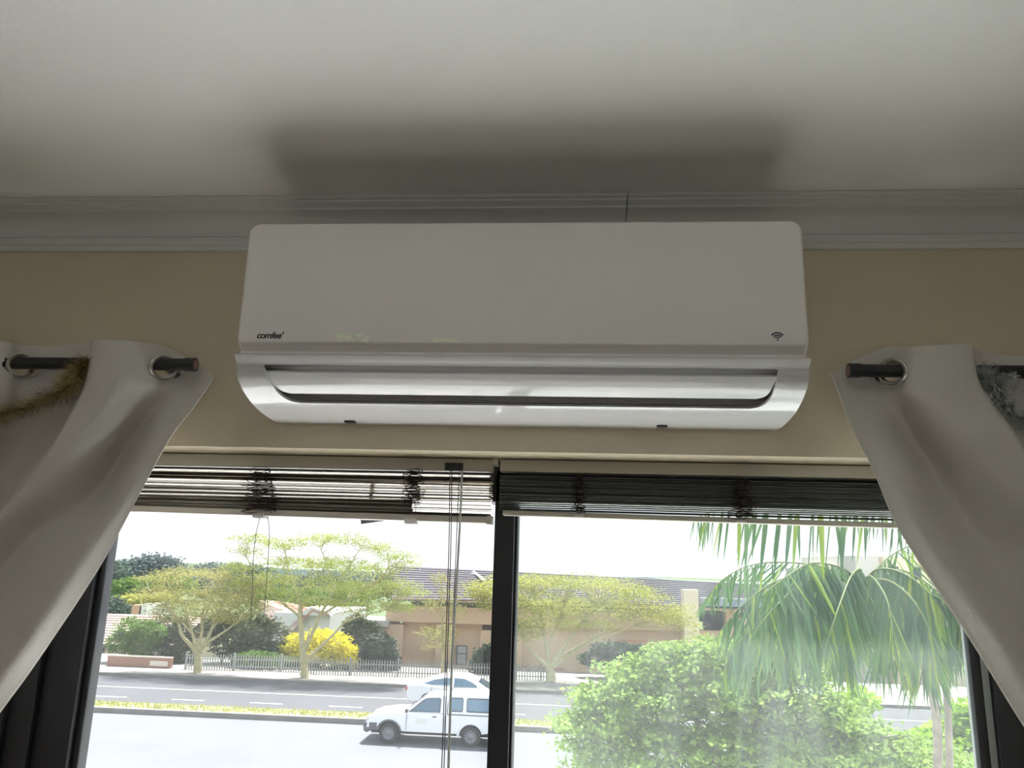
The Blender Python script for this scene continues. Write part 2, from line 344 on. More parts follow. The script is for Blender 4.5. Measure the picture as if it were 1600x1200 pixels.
# ------------------------------------------------------------------ curtains
def curtain(name, rows, rings, label):
    """rows: lists of (px,py,Y) control points from top to bottom"""
    NU, NV = 170, 190
    ctrl = [[tuple(at(p[0], p[1], 1.13+(p[2]-1.13)*(1.35 if i > 2 else 1.0))) for p in r] for i, r in enumerate(rows)]
    hor = [catmull(r, NU) for r in ctrl]
    # space the rows by length down the middle
    cols = [catmull([hor[i][j] for i in range(len(rows))], NV) for j in range(NU)]
    holes = [(at(px, py, 1.14), 0.0165) for px, py in rings]
    bm = bmesh.new(); V = [[bm.verts.new(cols[j][i]) for j in range(NU)] for i in range(NV)]
    for i in range(NV-1):
        for j in range(NU-1):
            c_ = (V[i][j].co+V[i+1][j+1].co)/2
            if any((Vector((c_.x-h_.x, 0, c_.z-h_.z))).length < rr and abs(c_.y-1.14) < 0.035 for h_, rr in holes): continue
            bm.faces.new((V[i][j], V[i][j+1], V[i+1][j+1], V[i+1][j]))
    for v in [v for v in bm.verts if not v.link_faces]: bm.verts.remove(v)
    top = cols[NU//2][0]
    root = empty(name, (float(top[0]), 1.14, 0.0), label, 'curtain')
    bmesh.ops.recalc_face_normals(bm, faces=bm.faces[:])
    o = from_bm('fabric', bm, m_curt, root, 60)
    so = o.modifiers.new('thick', 'SOLIDIFY'); so.thickness = 0.0016; so.offset = 0
    for k, (h_, rr) in enumerate(holes):
        bm = bmesh.new(); rot = Matrix.Rotation(rings_tilt[name][k], 4, 'Z')
        for R1, r1 in ((0.0180, 0.0034), (0.0158, 0.0018)):
            pts = []
            n = 40
            for a in range(n):
                ring_ = []
                ca, sa = math.cos(2*math.pi*a/n), math.sin(2*math.pi*a/n)
                for b in range(8):
                    cb, sb = math.cos(2*math.pi*b/8), math.sin(2*math.pi*b/8)
                    p = Vector(((R1+r1*cb)*ca, r1*1.2*sb, (R1+r1*cb)*sa)); p = rot @ p + h_ + Vector((0, -0.002, 0))
                    ring_.append(bm.verts.new(p))
                pts.append(ring_)
            for a in range(n):
                for b in range(8): bm.faces.new((pts[a][b], pts[(a+1) % n][b], pts[(a+1) % n][(b+1) % 8], pts[a][(b+1) % 8]))
        from_bm('eyelet', recalc(bm), m_chrome, root)
rings_tilt = {'curtain': [0.60, 0.60], 'curtain.001': [-0.55, -0.55]}
rowsL = [
 [(333,586,1.165),(298,563,1.17),(258,542,1.15),(215,534,1.118),(180,531,1.103),(148,530,1.108),(141,534,1.14),(110,539,1.165),(75,541,1.165),(36,539,1.148),(5,533,1.12),(-60,530,1.105),(-130,530,1.12)],
 [(328,600,1.165),(292,598,1.168),(257,597,1.15),(216,597,1.116),(176,598,1.10),(137,600,1.106),(131,602,1.14),(105,602,1.165),(72,602,1.168),(35,601,1.150),(3,600,1.12),(-60,600,1.105),(-130,600,1.12)],
 [(300,640,1.155),(270,636,1.160),(240,636,1.165),(196,636,1.125),(158,638,1.105),(117,640,1.106),(112,642,1.14),(88,644,1.168),(60,646,1.175),(25,648,1.16),(-5,650,1.13),(-65,650,1.11),(-130,650,1.12)],
 [(266,684,1.145),(240,682,1.148),(208,682,1.170),(172,682,1.130),(135,684,1.110),(90,688,1.106),(86,690,1.14),(60,696,1.17),(35,700,1.18),(2,705,1.165),(-30,705,1.14),(-80,705,1.12),(-140,705,1.12)],
 [(216,776,1.135),(190,772,1.130),(156,768,1.170),(118,764,1.140),(82,762,1.118),(36,762,1.106),(30,765,1.14),(5,772,1.17),(-20,778,1.18),(-50,782,1.165),(-80,785,1.14),(-110,785,1.12),(-160,785,1.12)],
 [(156,886,1.125),(118,872,1.108),(84,858,1.135),(46,846,1.150),(12,838,1.128),(-28,832,1.106),(-34,835,1.14),(-60,842,1.17),(-80,850,1.18),(-100,856,1.165),(-125,860,1.14),(-150,862,1.12),(-190,865,1.12)],
 [(62,1028,1.12),(30,1008,1.098),(-4,986,1.122),(-40,966,1.145),(-76,950,1.128),(-116,940,1.106),(-120,942,1.14),(-140,948,1.17),(-158,955,1.18),(-175,962,1.165),(-190,965,1.14),(-205,968,1.12),(-235,970,1.12)],
 [(0,1114,1.12),(-36,1090,1.10),(-66,1066,1.125),(-96,1046,1.14),(-126,1028,1.128),(-160,1014,1.11),(-164,1014,1.14),(-180,1018,1.16),(-196,1022,1.17),(-210,1026,1.16),(-222,1030,1.14),(-236,1034,1.12),(-256,1038,1.12)],
 [(-130,1290,1.12),(-150,1270,1.10),(-170,1250,1.12),(-190,1230,1.13),(-206,1215,1.12),(-222,1200,1.11),(-228,1200,1.13),(-240,1200,1.15),(-250,1204,1.155),(-262,1208,1.15),(-274,1212,1.14),(-286,1216,1.12),(-300,1220,1.12)],
]
curtain('curtain', rowsL, [(256, 575), (34, 571)], 'pale grey eyelet curtain sweeping down left over the window edge, gold tinsel beside it')
rowsR = [
 [(1297,584,1.165),(1340,560,1.17),(1388,542,1.152),(1425,541,1.122),(1468,539,1.105),(1514,538,1.108),(1521,545,1.14),(1550,552,1.165),(1585,556,1.168),(1622,555,1.15),(1660,550,1.12),(1720,550,1.11)],
 [(1306,604,1.162),(1350,603,1.165),(1392,603,1.150),(1430,603,1.120),(1474,602,1.10),(1524,592,1.106),(1529,596,1.14),(1556,602,1.165),(1590,606,1.17),(1625,606,1.15),(1662,604,1.12),(1720,604,1.11)],
 [(1322,646,1.150),(1360,646,1.150),(1404,646,1.166),(1444,644,1.125),(1490,640,1.105),(1547,630,1.106),(1552,634,1.14),(1576,642,1.17),(1605,650,1.175),(1640,652,1.16),(1675,652,1.13),(1730,652,1.11)],
 [(1342,692,1.140),(1384,690,1.135),(1426,690,1.168),(1468,686,1.130),(1514,680,1.108),(1578,672,1.106),(1583,676,1.14),(1606,684,1.17),(1632,690,1.175),(1664,694,1.16),(1700,694,1.13),(1745,694,1.11)],
 [(1364,734,1.135),(1408,732,1.128),(1452,730,1.166),(1494,726,1.132),(1545,720,1.110),(1604,714,1.106),(1609,718,1.14),(1632,724,1.17),(1656,730,1.175),(1688,732,1.16),(1720,732,1.13),(1760,732,1.11)],
 [(1407,832,1.125),(1456,826,1.115),(1506,820,1.155),(1556,812,1.135),(1612,804,1.112),(1668,796,1.106),(1673,800,1.14),(1694,806,1.17),(1716,812,1.175),(1740,814,1.16),(1764,814,1.13),(1796,814,1.11)],
 [(1517,1002,1.118),(1570,984,1.102),(1622,966,1.135),(1670,950,1.135),(1716,936,1.115),(1758,924,1.106),(1762,926,1.14),(1778,932,1.17),(1796,938,1.175),(1812,942,1.16),(1830,946,1.13),(1850,948,1.11)],
 [(1600,1136,1.115),(1650,1110,1.10),(1694,1086,1.13),(1736,1064,1.13),(1774,1046,1.115),(1806,1034,1.11),(1810,1036,1.14),(1822,1040,1.165),(1836,1044,1.17),(1850,1048,1.16),(1862,1052,1.14),(1880,1056,1.12)],
 [(1730,1330,1.12),(1754,1300,1.10),(1778,1274,1.12),(1800,1252,1.13),(1820,1236,1.12),(1838,1226,1.11),(1842,1226,1.13),(1852,1228,1.15),(1864,1232,1.155),(1876,1236,1.15),(1888,1240,1.14),(1900,1244,1.12)],
]
curtain('curtain.001', rowsR, [(1394, 582)], 'pale grey eyelet curtain sweeping down right over the window edge, silver tinsel beside it')

# ------------------------------------------------------------------ tinsel
def tinsel(name, path, r, n, m, label, L=0.018):
    P = [at(*p) for p in path]; pts = catmull([tuple(p) for p in P], 60); bm = bmesh.new()
    tube(bm, [Vector(p) for p in pts], 0.0012, 5)
    for k in range(n):
        t = random.random()*58; i = int(t); a = Vector(pts[i]).lerp(Vector(pts[i+1]), t-i); d = (Vector(pts[i+1])-Vector(pts[i])).normalized()
        o = d.orthogonal().normalized(); ang = random.random()*6.283; o = (Matrix.Rotation(ang, 3, d) @ o)
        dirv = (o + d*random.uniform(-0.5, 0.5) + Vector((0, 0, -0.15))).normalized(); w = d.cross(dirv).normalized()*0.0005
        ln = r*random.uniform(0.6, 1.15); b = a+dirv*ln*0.55 + Vector((random.gauss(0, 1), random.gauss(0, 1), random.gauss(0, 1)))*0.0012; c_ = b+(dirv+Vector((random.gauss(0, .35), random.gauss(0, .35), random.gauss(0, .35)-0.15))).normalized()*ln*0.5
        v = [bm.verts.new(x) for x in (a-w, a+w, b+w, b-w, c_+w*0.5, c_-w*0.5)]
        bm.faces.new((v[0], v[1], v[2], v[3])); bm.faces.new((v[3], v[2], v[4], v[5]))
    tag(from_bm(name, bm, m, None, 0, origin=tuple(P[0])), label, 'tinsel')
m_gold = mat('gold_tinsel', (0.75, 0.62, 0.30), 0.3, metal=0.25, col2=(0.28, 0.20, 0.07), vscale=60)
m_silv = mat('silver_tinsel', (0.92, 0.95, 0.93), 0.25, metal=0.15, col2=(0.40, 0.46, 0.43), vscale=60)
tinsel('tinsel_garland', [(136,565,1.118),(122,580,1.112),(108,602,1.125),(84,618,1.125),(56,632,1.12),(24,642,1.11),(-10,650,1.10),(-60,655,1.10),(-120,640,1.10)], 0.024, 2600, m_gold, 'gold tinsel garland draped from the black rod across the left curtain')
tinsel('tinsel_garland', [(1530,578,1.125),(1545,592,1.116),(1553,606,1.112),(1562,622,1.11),(1574,638,1.11),(1588,650,1.108),(1608,662,1.10),(1650,670,1.10),(1700,660,1.10)], 0.021, 2600, m_silv, 'silver tinsel garland hanging from the black rod beside the right curtain')
tinsel('tinsel_strand', [(1560,596,1.118),(1570,590,1.105),(1580,586,1.10),(1588,592,1.10),(1582,606,1.10)], 0.008, 420, m_silv, 'thin curled end of silver tinsel poking up over the black rod')

# ------------------------------------------------------------------ venetian blinds
BY = 1.300
def slat_mesh(L):
    bm = bmesh.new(); P = [(t*0.0125, 0.0018*(1-t*t)) for t in np.linspace(-1, 1, 7)]
    poly = [(a, b) for a, b in P] + [(a, b-0.0005) for a, b in P[::-1]]
    extr(bm, poly, 0, L); return recalc(bm)
def blind(xa, xb, label, left):
    z_top = HEAD-0.002
    r = empty('venetian_blind', ((xa+xb)/2, BY+0.013, z_top), label, 'blind')
    zb = z_top-(0.0205)
    bm = bmesh.new(); bx(bm, xa, xb, BY, BY+0.026, zb, z_top, 0.0012); from_bm('headrail', bm, m_rail, r)
    m = m_slatL if left else m_slatR
    return r, zb, m
# left blind
lx0, lx1 = -0.98, -0.1315
rL, zb, ms = blind(lx0, lx1, 'champagne slatted blind pulled up unevenly, its bottom rail sagging, left of the mullion', True)
src = from_bm('slat', slat_mesh(lx1-lx0-0.003), ms, None, 30); zz = zb-0.004; COL.objects.unlink(src)
for k in range(23):
    zz -= 0.0023+random.random()*0.0013
    tilt = random.uniform(-0.16, 0.18); dz = random.uniform(-0.0035, 0.0005)*(1+k/12)
    mw = Matrix.Translation((lx0+random.uniform(0, .003), BY+0.013+random.uniform(-.002, .002), zz)) @ Matrix.Rotation(-dz/0.85*1.0, 4, 'Y') @ Matrix.Rotation(tilt, 4, 'X')
    inst('slat', src, rL, mw)
# dropped slats: one hangs flat to the left of the second ladder
pA, pB = at(205, 792, BY+0.012), at(644, 798, BY+0.012)
for k, (a, b, tl) in enumerate((((200, 781), (644, 790), 1.1), ((200, 787), (644, 803), 0.9))):
    A_, B_ = at(*a, BY+0.012), at(*b, BY+0.012); d = B_-A_; A0 = A_-d.normalized()*0.30
    s2 = from_bm('slat', slat_mesh((B_-A0).length), m_slatR, None, 30)
    s2.parent = rL; s2.matrix_local = Matrix.Translation(A0-WL[rL.name]) @ Matrix.Rotation(-math.atan2(d.z, d.x), 4, 'Y') @ Matrix.Rotation(tl, 4, 'X')
# bottom rail, sloping down to the right
def rail(r, a, b, h, m, ext=0.0):
    A_, B_ = at(*a, BY+0.004), at(*b, BY+0.004); d = B_-A_; A_ = A_-d.normalized()*ext; L = (B_-A_).length
    bm = bmesh.new(); bx(bm, 0, L, -0.004, 0.021, -h, 0, 0.0015); me = bpy.data.meshes.new('bottom_rail'); bm.to_mesh(me); bm.free()
    o = link('bottom_rail', me, m, None, 30); o.parent = r; o.matrix_local = Matrix.Translation(A_-WL[r.name]) @ Matrix.Rotation(-math.atan2(d.z, d.x), 4, 'Y'); return A_, B_
a_, b_ = rail(rL, (208, 790), (764, 808), 0.0105, m_rail2, 0.30)
bm = bmesh.new(); bx(bm, b_.x-0.004, b_.x+0.006, BY-0.001, BY+0.024, b_.z-0.0125, b_.z+0.002, 0.0015); from_bm('rail_cap', bm, m_rail2, rL)
for px, py in ((406, 805), (643, 814)):
    p = at(px, py, BY); bm = bmesh.new(); bx(bm, p.x-0.012, p.x+0.008, BY-0.004, BY+0.022, p.z-0.005, p.z+0.005, 0.002); from_bm('cord_clip', bm, m_clear, rL)
def tangle(r, px, y0, y1, w0, w1, n, hang=0.0, Y=None):
    """ladder tape bunched up between the slats: stacked cord loops"""
    Y = Y or BY-0.002; bm = bmesh.new()
    for k in range(n):
        t = k/(n-1); yy = y0+(y1-y0)*t+random.uniform(-1, 1); w = (w0+(w1-w0)*t)*random.uniform(0.55, 1.15)
        cx_ = px+random.uniform(-0.25, 0.25)*w; hgt = random.uniform(2, 5); P = []
        ph = random.random()*6.28
        for a in range(12):
            an = 2*math.pi*a/11+ph; P.append(at(cx_+w/2*math.cos(an)+random.uniform(-.8, .8), yy+hgt*math.sin(an)*0.6+random.uniform(-.8, .8), Y-0.004+0.010*math.sin(an*1.5+ph)))
        tube(bm, P, 0.00055, 4, False)
    from_bm('ladder_cord', bm, m_cord, r, 0)
tangle(rL, 408, 733, 800, 34, 50, 46); tangle(rL, 646, 735, 786, 24, 28, 44)
bm = bmesh.new()
for px in (641, 648): tube(bm, [at(px, 786, BY+0.002), at(px+2, 796, BY-0.002), at(px-1, 806, BY+0.002), at(px, 814, BY+0.004)], 0.0006, 5)
from_bm('ladder_tail', bm, m_cordw, rL)
# cord lock and pull cords
p = at(710, 729, BY); box('cord_lock', p.x-0.016, p.x+0.015, BY-0.004, BY+0.010, p.z-0.007, p.z+0.006, m_dark, rL, 0.001)
def cord(r, pts, Y, rad, m, name='pull_cord'):
    bm = bmesh.new(); P = catmull([tuple(at(px, py, Y)) for px, py in pts], 24); tube(bm, [Vector(q) for q in P], rad, 6); return from_bm(name, bm, m, r)
cord(rL, [(703, 735), (702, 830), (699, 930), (695, 1060), (688, 1260)], BY-0.006, 0.0009, m_cordw)
cord(rL, [(706, 735), (705, 830), (702, 930), (698, 1060), (692, 1260)], BY-0.006, 0.0009, m_cordw)
cord(rL, [(718, 735), (715, 800), (711, 900), (705, 1040), (697, 1260)], BY-0.007, 0.0008, m_cordw)
# tilt wand: clear, pale
cord(rL, [(722, 735), (719, 810), (714, 900), (706, 1040), (699, 1260)], BY-0.010, 0.0021, mat('wand_plastic', (0.62, 0.66, 0.62), 0.15, coat=0.5), 'tilt_wand')
cord(rL, [(406, 808), (400, 835), (396, 870), (394, 930), (391, 975)], BY-0.003, 0.0006, m_cordw, 'loose_cord')
cord(rL, [(418, 806), (421, 830), (419, 870), (415, 930), (411, 980)], BY-0.003, 0.0006, m_cordw, 'loose_cord')
# right blind
rx0, rx1 = -0.119, 0.70
rR, zb, ms = blind(rx0, rx1, 'grey slatted blind drawn up in a tight stack, right of the mullion', False)
src = from_bm('slat', slat_mesh(rx1-rx0-0.003), ms, None, 30); zz = zb-0.007; COL.objects.unlink(src)
for k in range(19):
    mw = Matrix.Translation((rx0, BY+0.013+random.uniform(-.0022, .001), zz)) @ Matrix.Rotation(random.uniform(0.001, 0.004), 4, 'Y') @ Matrix.Rotation(random.uniform(-0.02, 0.18), 4, 'X')
    inst('slat', src, rR, mw); zz -= 0.0031
rail(rR, (786, 797), (1400, 817), 0.0085, m_rail, 0.0)
p0, p1 = at(786, 797, BY+0.004), at(1400, 817, BY+0.004)
bm = bmesh.new(); d = p1-p0; q = p1+d.normalized()*0.18
bx(bm, 0, 0.19, -0.004, 0.021, -0.0085, 0, 0.0015); o = from_bm('bottom_rail', bm, m_rail, None, 30); o.parent = rR
o.matrix_local = Matrix.Translation(p1-d.normalized()*0.002-WL[rR.name]) @ Matrix.Rotation(-math.atan2(d.z, d.x), 4, 'Y')
tangle(rR, 904, 745, 800, 15, 15, 44); tangle(rR, 1160, 750, 808, 22, 36, 50)
for px, py in ((904, 803), (1158, 812)):
    p = at(px, py, BY); bm = bmesh.new(); bx(bm, p.x-0.009, p.x+0.009, BY-0.003, BY+0.022, p.z-0.004, p.z+0.004, 0.002); from_bm('cord_clip', bm, m_clear, rR)
p = at(774, 722, BY); tag(box('blind_bracket', p.x-0.004, p.x+0.004, BY+0.001, BY+0.03, p.z-0.004, HEAD-0.0005, m_rail2, None, 0.0005, origin=(p.x, BY, p.z)), 'small off-white bracket between the two blind headrails', 'bracket')
# small dark catch on the outer frame, seen below the left blind
p = at(582, 814, 1.345)
bm = bmesh.new(); extr(bm, [(at(564, 812, 1.36).x, at(564, 809, 1.36).z), (at(602, 812, 1.36).x, at(602, 809, 1.36).z), (at(600, 814, 1.36).x, at(600, 814, 1.36).z), (at(565, 819, 1.36).x, at(565, 819, 1.36).z)], 1.355, 1.362, 'y')
bx(bm, p.x-0.012, p.x-0.006, 1.355, 1.362, p.z, CZ+0.12)
tag(from_bm('window_stay', recalc(bm), mat('stay_grey', (0.16, 0.16, 0.16), 0.5), None, 30, origin=tuple(p)), 'small grey window stay poking out under the left blind rail', 'window stay')

# ------------------------------------------------------------------ outdoors
G = CZ-6.2                                   # road level
m_road = mat('road_asphalt', (0.152, 0.160, 0.176), 0.85, var=0.06, vscale=0.35)
m_road2 = mat('far_asphalt', (0.084, 0.086, 0.098), 0.85, var=0.07, vscale=0.3)
m_pave = mat('yard_concrete', (0.80, 0.81, 0.83), 0.85, var=0.08, vscale=0.5)
m_verge = mat('verge_sand', (0.27, 0.255, 0.24), 0.9, var=0.12, vscale=0.8)
m_kerb = mat('kerb_concrete', (0.20, 0.19, 0.17), 0.8, var=0.1, vscale=2)
m_dry = mat('dry_grass', (0.40, 0.40, 0.20), 0.9, var=0.25, vscale=1.2)
m_line = mat('road_paint', (0.80, 0.80, 0.78), 0.7)
m_yel = mat('faded_yellow_paint', (0.60, 0.58, 0.46), 0.7, var=0.1, vscale=2)
m_land = mat('far_ground', (0.09, 0.13, 0.05), 0.9, var=0.3, vscale=0.06)
S(box('ground', -600, 600, 44.6, 900, G-2.6, G-2.2, m_land)); S(box('ground_yard', -60, 60, GY, 19.6, G-0.4, G-0.02, m_pave))
S(box('wall_outside', -6, 6, GY-0.02, GY, G, -0.12, m_wall))
S(box('road_near', -90, 90, 19.6, 31.9, G-0.4, G, m_road))
S(box('road_far', -90, 90, 33.0, 40.9, G-0.4, G, m_road2))
S(box('sidewalk', -90, 90, 41.15, 48.5, G-0.4, G+0.13, m_verge))
S(box('median', -90, 90, 31.85, 33.1, G-0.3, G+0.16, m_dry))
S(box('kerb_median', -90, 90, 31.6, 31.85, G-0.3, G+0.20, m_kerb, bev=0.02)); S(box('kerb_far', -90, 90, 40.9, 41.15, G-0.3, G+0.15, m_kerb, bev=0.02))
S(box('trim_3', -90, 90, 37.6, 37.72, G, G+0.004, m_yel))
for k in range(9):
    x = -21.0+3.35*k*1.06
    S(box('lane_marking', x, x+1.45, 35.05, 35.17, G, G+0.005, m_line))
# dry grass tufts along the median
def blades(name, x0, x1, y0, y1, z, n, h, m):
    v = []; f = []
    for i in range(n):
        x, y = rng.uniform(x0, x1), rng.uniform(y0, y1); a = rng.uniform(0, 3.14); w = 0.03; hh = h*rng.uniform(0.4, 1.2)
        b = len(v); v += [(x-w*math.cos(a), y-w*math.sin(a), z), (x+w*math.cos(a), y+w*math.sin(a), z), (x+rng.normal(0, .05), y+rng.normal(0, .05), z+hh)]; f.append((b, b+1, b+2))
    me = bpy.data.meshes.new(name); me.from_pydata(v, [], f); return me
tag(link('grass', blades('grass', -32, 6, 31.95, 33.0, G+0.15, 6000, 0.14, None), mat('straw_green', (0.40, 0.42, 0.16), 0.8, trans=0.3), None, 0), 'short yellow-green grass growing along the road median', 'grass', kind='stuff')

# ---- foliage
def leafy(P, size, spread=0.5, up=0.0, aspect=2.0):
    """diamond leaves at points P (n,3)"""
    n = len(P); a = rng.normal(size=(n, 3)); a[:, 2] = a[:, 2]*spread; a /= np.linalg.norm(a, axis=1)[:, None]
    b = rng.normal(size=(n, 3)); b -= (b*a).sum(1)[:, None]*a; b /= np.linalg.norm(b, axis=1)[:, None]
    s = size*rng.uniform(0.6, 1.3, (n, 1)); a = a*s; b = b*s/aspect
    V = np.stack([P-a, P+b, P+a, P-b], 1).reshape(-1, 3)
    return V
def mesh_quads(name, V):
    me = bpy.data.meshes.new(name); n = len(V)//4
    me.vertices.add(len(V)); me.vertices.foreach_set('co', V.astype(np.float32).ravel())
    me.loops.add(4*n); me.loops.foreach_set('vertex_index', np.arange(4*n, dtype=np.int32))
    me.polygons.add(n); me.polygons.foreach_set('loop_start', np.arange(0, 4*n, 4, dtype=np.int32)); me.polygons.foreach_set('loop_total', np.full(n, 4, np.int32))
    me.update(); me.validate(); return me
def pads_points(pads, Y, n, dy=1.0, shell=0.0):
    """pads: (px,py,rx,ry) in photo units at distance Y -> points scattered in real ellipsoids"""
    area_ = np.array([p[2]*p[3] for p in pads], float); cnt = np.maximum(1, (n*area_/area_.sum())).astype(int); out = []
    for p, c in zip(pads, cnt):
        yy = Y+(p[4] if len(p) > 4 else 0); C_ = np.array(at(p[0], p[1], yy)); k = yy/FPX*1.03
        q = rng.normal(size=(c, 3)); q /= np.linalg.norm(q, axis=1)[:, None]; r = rng.uniform(shell, 1, (c, 1))**(1/2.2)
        out.append(C_ + q*r*np.array([p[2]*k, p[2]*k*dy, p[3]*k]))
    return np.concatenate(out)
def part_quads(name, V, m, parent):
    return link(name, mesh_quads(name, V), m, parent, 0)
def clumped(P, k, s):
    """gather points into clumps for a feathery look"""
    n = len(P); c = P[rng.integers(0, n, max(1, n//k))]
    idx = rng.integers(0, len(c), n); return c[idx] + rng.normal(size=(n, 3))*np.array([s, s, s*0.35])
def twigs(bm, limbs, P, n, r0_, r1_, sag=0.0):
    L = [(q, i) for i, l_ in enumerate(limbs) for q in l_]
    for k in range(n):
        e = Vector(P[rng.integers(0, len(P))]); 
        best = min(L, key=lambda t: (t[0]-e).length*1.0 + max(0, (t[0].z-e.z))*1.5 + rng.uniform(0, 0.5))[0]
        mid = best.lerp(e, 0.5)+Vector(rng.normal(size=3)*0.08*(e-best).length); mid.z += 0.06*(e-best).length
        tube(bm, [best, mid, e], [r0_, (r0_+r1_)/2, r1_], 4, False)
def tree(name, Y, limbs, pads, label, cat, mb, ml, nleaf, lsize, ntwig=60, group=None, clump=14, cs=0.16, tr=(0.025, 0.008), dy=0.9, spread=0.5, shell=0.0, aspect=2.0):
    """limbs: [([(px,py[,dY]),...], r_start, r_end)]"""
    base = at(limbs[0][0][0][0], limbs[0][0][0][1], Y)
    root = empty(name, tuple(base), label, cat, group); bm = bmesh.new(); LL = []
    for pts, ra, rb in limbs:
        q = [at(p[0], p[1], Y+(p[2] if len(p) > 2 else 0)) for p in pts]; n = 4*len(q)
        q = [Vector(v) for v in catmull([tuple(v) for v in q], n)]; LL.append(q[n//3:])
        tube(bm, q, [ra+(rb-ra)*(i/(n-1))**0.8 for i in range(n)], 8)
    P = pads_points(pads, Y, nleaf, dy, shell)
    if ntwig: twigs(bm, LL, P, ntwig, *tr)
    from_bm('trunk', bm, mb, root, 60)
    if clump: P = clumped(P, clump, cs)
    part_quads('foliage', leafy(P, lsize, spread, aspect=aspect), ml, root)
    return root
def leafmat(name, c1, c2, sc=1.2, t=0.35): return mat(name, c1, 0.6, col2=c2, vscale=sc, trans=t, spec=0.3)
m_bark = mat('fever_bark', (0.42, 0.38, 0.19), 0.7, var=0.12, vscale=6); m_barkg = mat('grey_bark', (0.26, 0.22, 0.19), 0.8, var=0.2, vscale=5)
m_fev = leafmat('fever_leaf', (0.30, 0.36, 0.07), (0.46, 0.50, 0.13), 0.8, 0.42)
m_fev2 = leafmat('fever_leaf_olive', (0.30, 0.32, 0.09), (0.48, 0.45, 0.16), 0.8, 0.42)
m_olive = leafmat('olive_leaf', (0.058, 0.077, 0.031), (0.135, 0.159, 0.068), 0.9, 0.3)
m_green = leafmat('green_leaf', (0.10, 0.20, 0.03), (0.18, 0.30, 0.06), 1.0, 0.4)
m_yell = leafmat('yellow_leaf', (0.70, 0.66, 0.01), (0.85, 0.78, 0.03), 1.0, 0.4)
m_dkg = leafmat('dark_leaf', (0.023, 0.046, 0.023), (0.063, 0.107, 0.053), 1.2, 0.25)
m_teal = leafmat('hazy_leaf', (0.061, 0.100, 0.073), (0.131, 0.184, 0.135), 0.2, 0.3)  # distance haze mixed into the leaf colour
m_haze = leafmat('haze_tinted_leaf', (0.100, 0.138, 0.131), (0.174, 0.223, 0.208), 0.1, 0.3)  # paler still, with more air haze in the colour
m_yg = leafmat('yellowgreen_leaf', (0.34, 0.36, 0.08), (0.52, 0.52, 0.14), 0.5, 0.4)

T1 = [([(308,1056),(309,1040),(309,1028),(307,1016)], .22, .17),
      ([(307,1018),(296,1006),(284,992),(279,975),(270,960,-.3),(258,948,-.5)], .13, .035),
      ([(306,1016),(303,1000),(300,988),(296,972),(292,955),(284,938)], .10, .03),
      ([(310,1014),(313,1000),(316,984),(315,968),(319,950),(322,930)], .12, .03),
      ([(311,1014),(322,1002),(330,985),(336,968),(346,950),(352,935)], .12, .03),
      ([(312,1016),(326,1003),(340,994),(355,984),(368,974),(380,966)], .10, .03),
      ([(300,990),(288,976),(276,962),(262,950),(248,938),(236,925)], .06, .02),
      ([(300,985),(290,960),(278,935),(262,912),(250,900)], .06, .02), ([(316,975),(326,950),(338,925),(348,905)], .06, .02), ([(330,985),(348,962),(370,945),(392,935)], .05, .02)]
P1 = [(250,905,40,11),(235,925,34,10),(290,895,45,10),(335,900,50,12),(385,912,42,14),(300,925,70,16),(360,935,55,16),(265,945,42,14),(320,950,60,14),(395,945,35,16),(245,960,22,9),(350,965,40,10),(290,965,30,8)]
tree('fever_tree', 42.2, T1, P1, 'many-stemmed fever tree with pale yellow limbs behind the road, left of the loose blind cord', 'tree', m_bark, m_fev2, 17000, 0.052, 190, clump=16, cs=0.20)
T2 = [([(476,1064),(475,1040),(473,1015),(471,990),(469,965),(470,945)], .23, .12),
      ([(470,965),(458,955),(445,945),(428,932),(410,918),(392,905),(372,890)], .09, .025),
      ([(475,1018),(483,1000),(492,980),(499,962),(510,945),(522,925),(530,905)], .14, .03),
      ([(482,1030),(497,1014),(512,1000),(527,985),(538,972),(556,958),(580,950)], .10, .03),
      ([(480,1000),(483,985),(484,970)], .05, .02),
      ([(470,955),(466,935),(458,910),(450,885),(446,860)], .07, .02), ([(500,962),(520,950),(545,935),(575,915),(605,900)], .07, .02),
      ([(522,925),(515,900),(510,880),(500,855)], .05, .02), ([(530,905),(545,885),(558,865),(570,845)], .05, .015), ([(465,935),(480,910),(490,880)], .05, .015), ([(538,972),(565,962),(595,955),(615,948)], .05, .02), ([(410,918),(395,890),(385,870),(372,850)], .04, .015)]
P2 = [(400,842,42,8),(385,862,30,9),(375,885,32,9),(440,850,40,9),(500,842,45,9),(545,842,38,9),(590,855,36,9),(620,870,36,8),(640,880,24,7),(440,880,52,12),(510,880,62,14),(575,890,60,14),(420,905,50,12),(490,910,60,16),(560,920,60,16),(615,915,40,14),(640,925,30,10),(470,935,55,12),(540,945,50,12),(600,945,48,10),(430,925,35,8),(630,950,22,7),(380,912,30,7)]
tree('fever_tree', 42.0, T2, P2, 'tall flat-topped fever tree with a thick forked trunk, behind the loose blind cord', 'tree', m_bark, m_fev, 30000, 0.050, 230, clump=15, cs=0.20)
T3 = [([(692,1062),(691,1040),(692,1020),(692,1000),(691,975),(690,950),(690,925),(689,905)], .10, .02),
      ([(690,975),(682,962),(672,950),(664,942)], .035, .01), ([(692,965),(702,950),(712,940)], .03, .01), ([(690,945),(697,925),(704,905),(712,892)], .03, .01), ([(690,940),(684,920),(680,900)], .03, .01), ([(691,1000),(680,995),(666,992)], .025, .01)]
P3 = [(690,905,16,12),(700,930,20,14),(675,945,22,10),(712,955,18,12),(672,990,22,12),(700,985,16,16),(690,1005,16,12),(668,1010,14,6)]
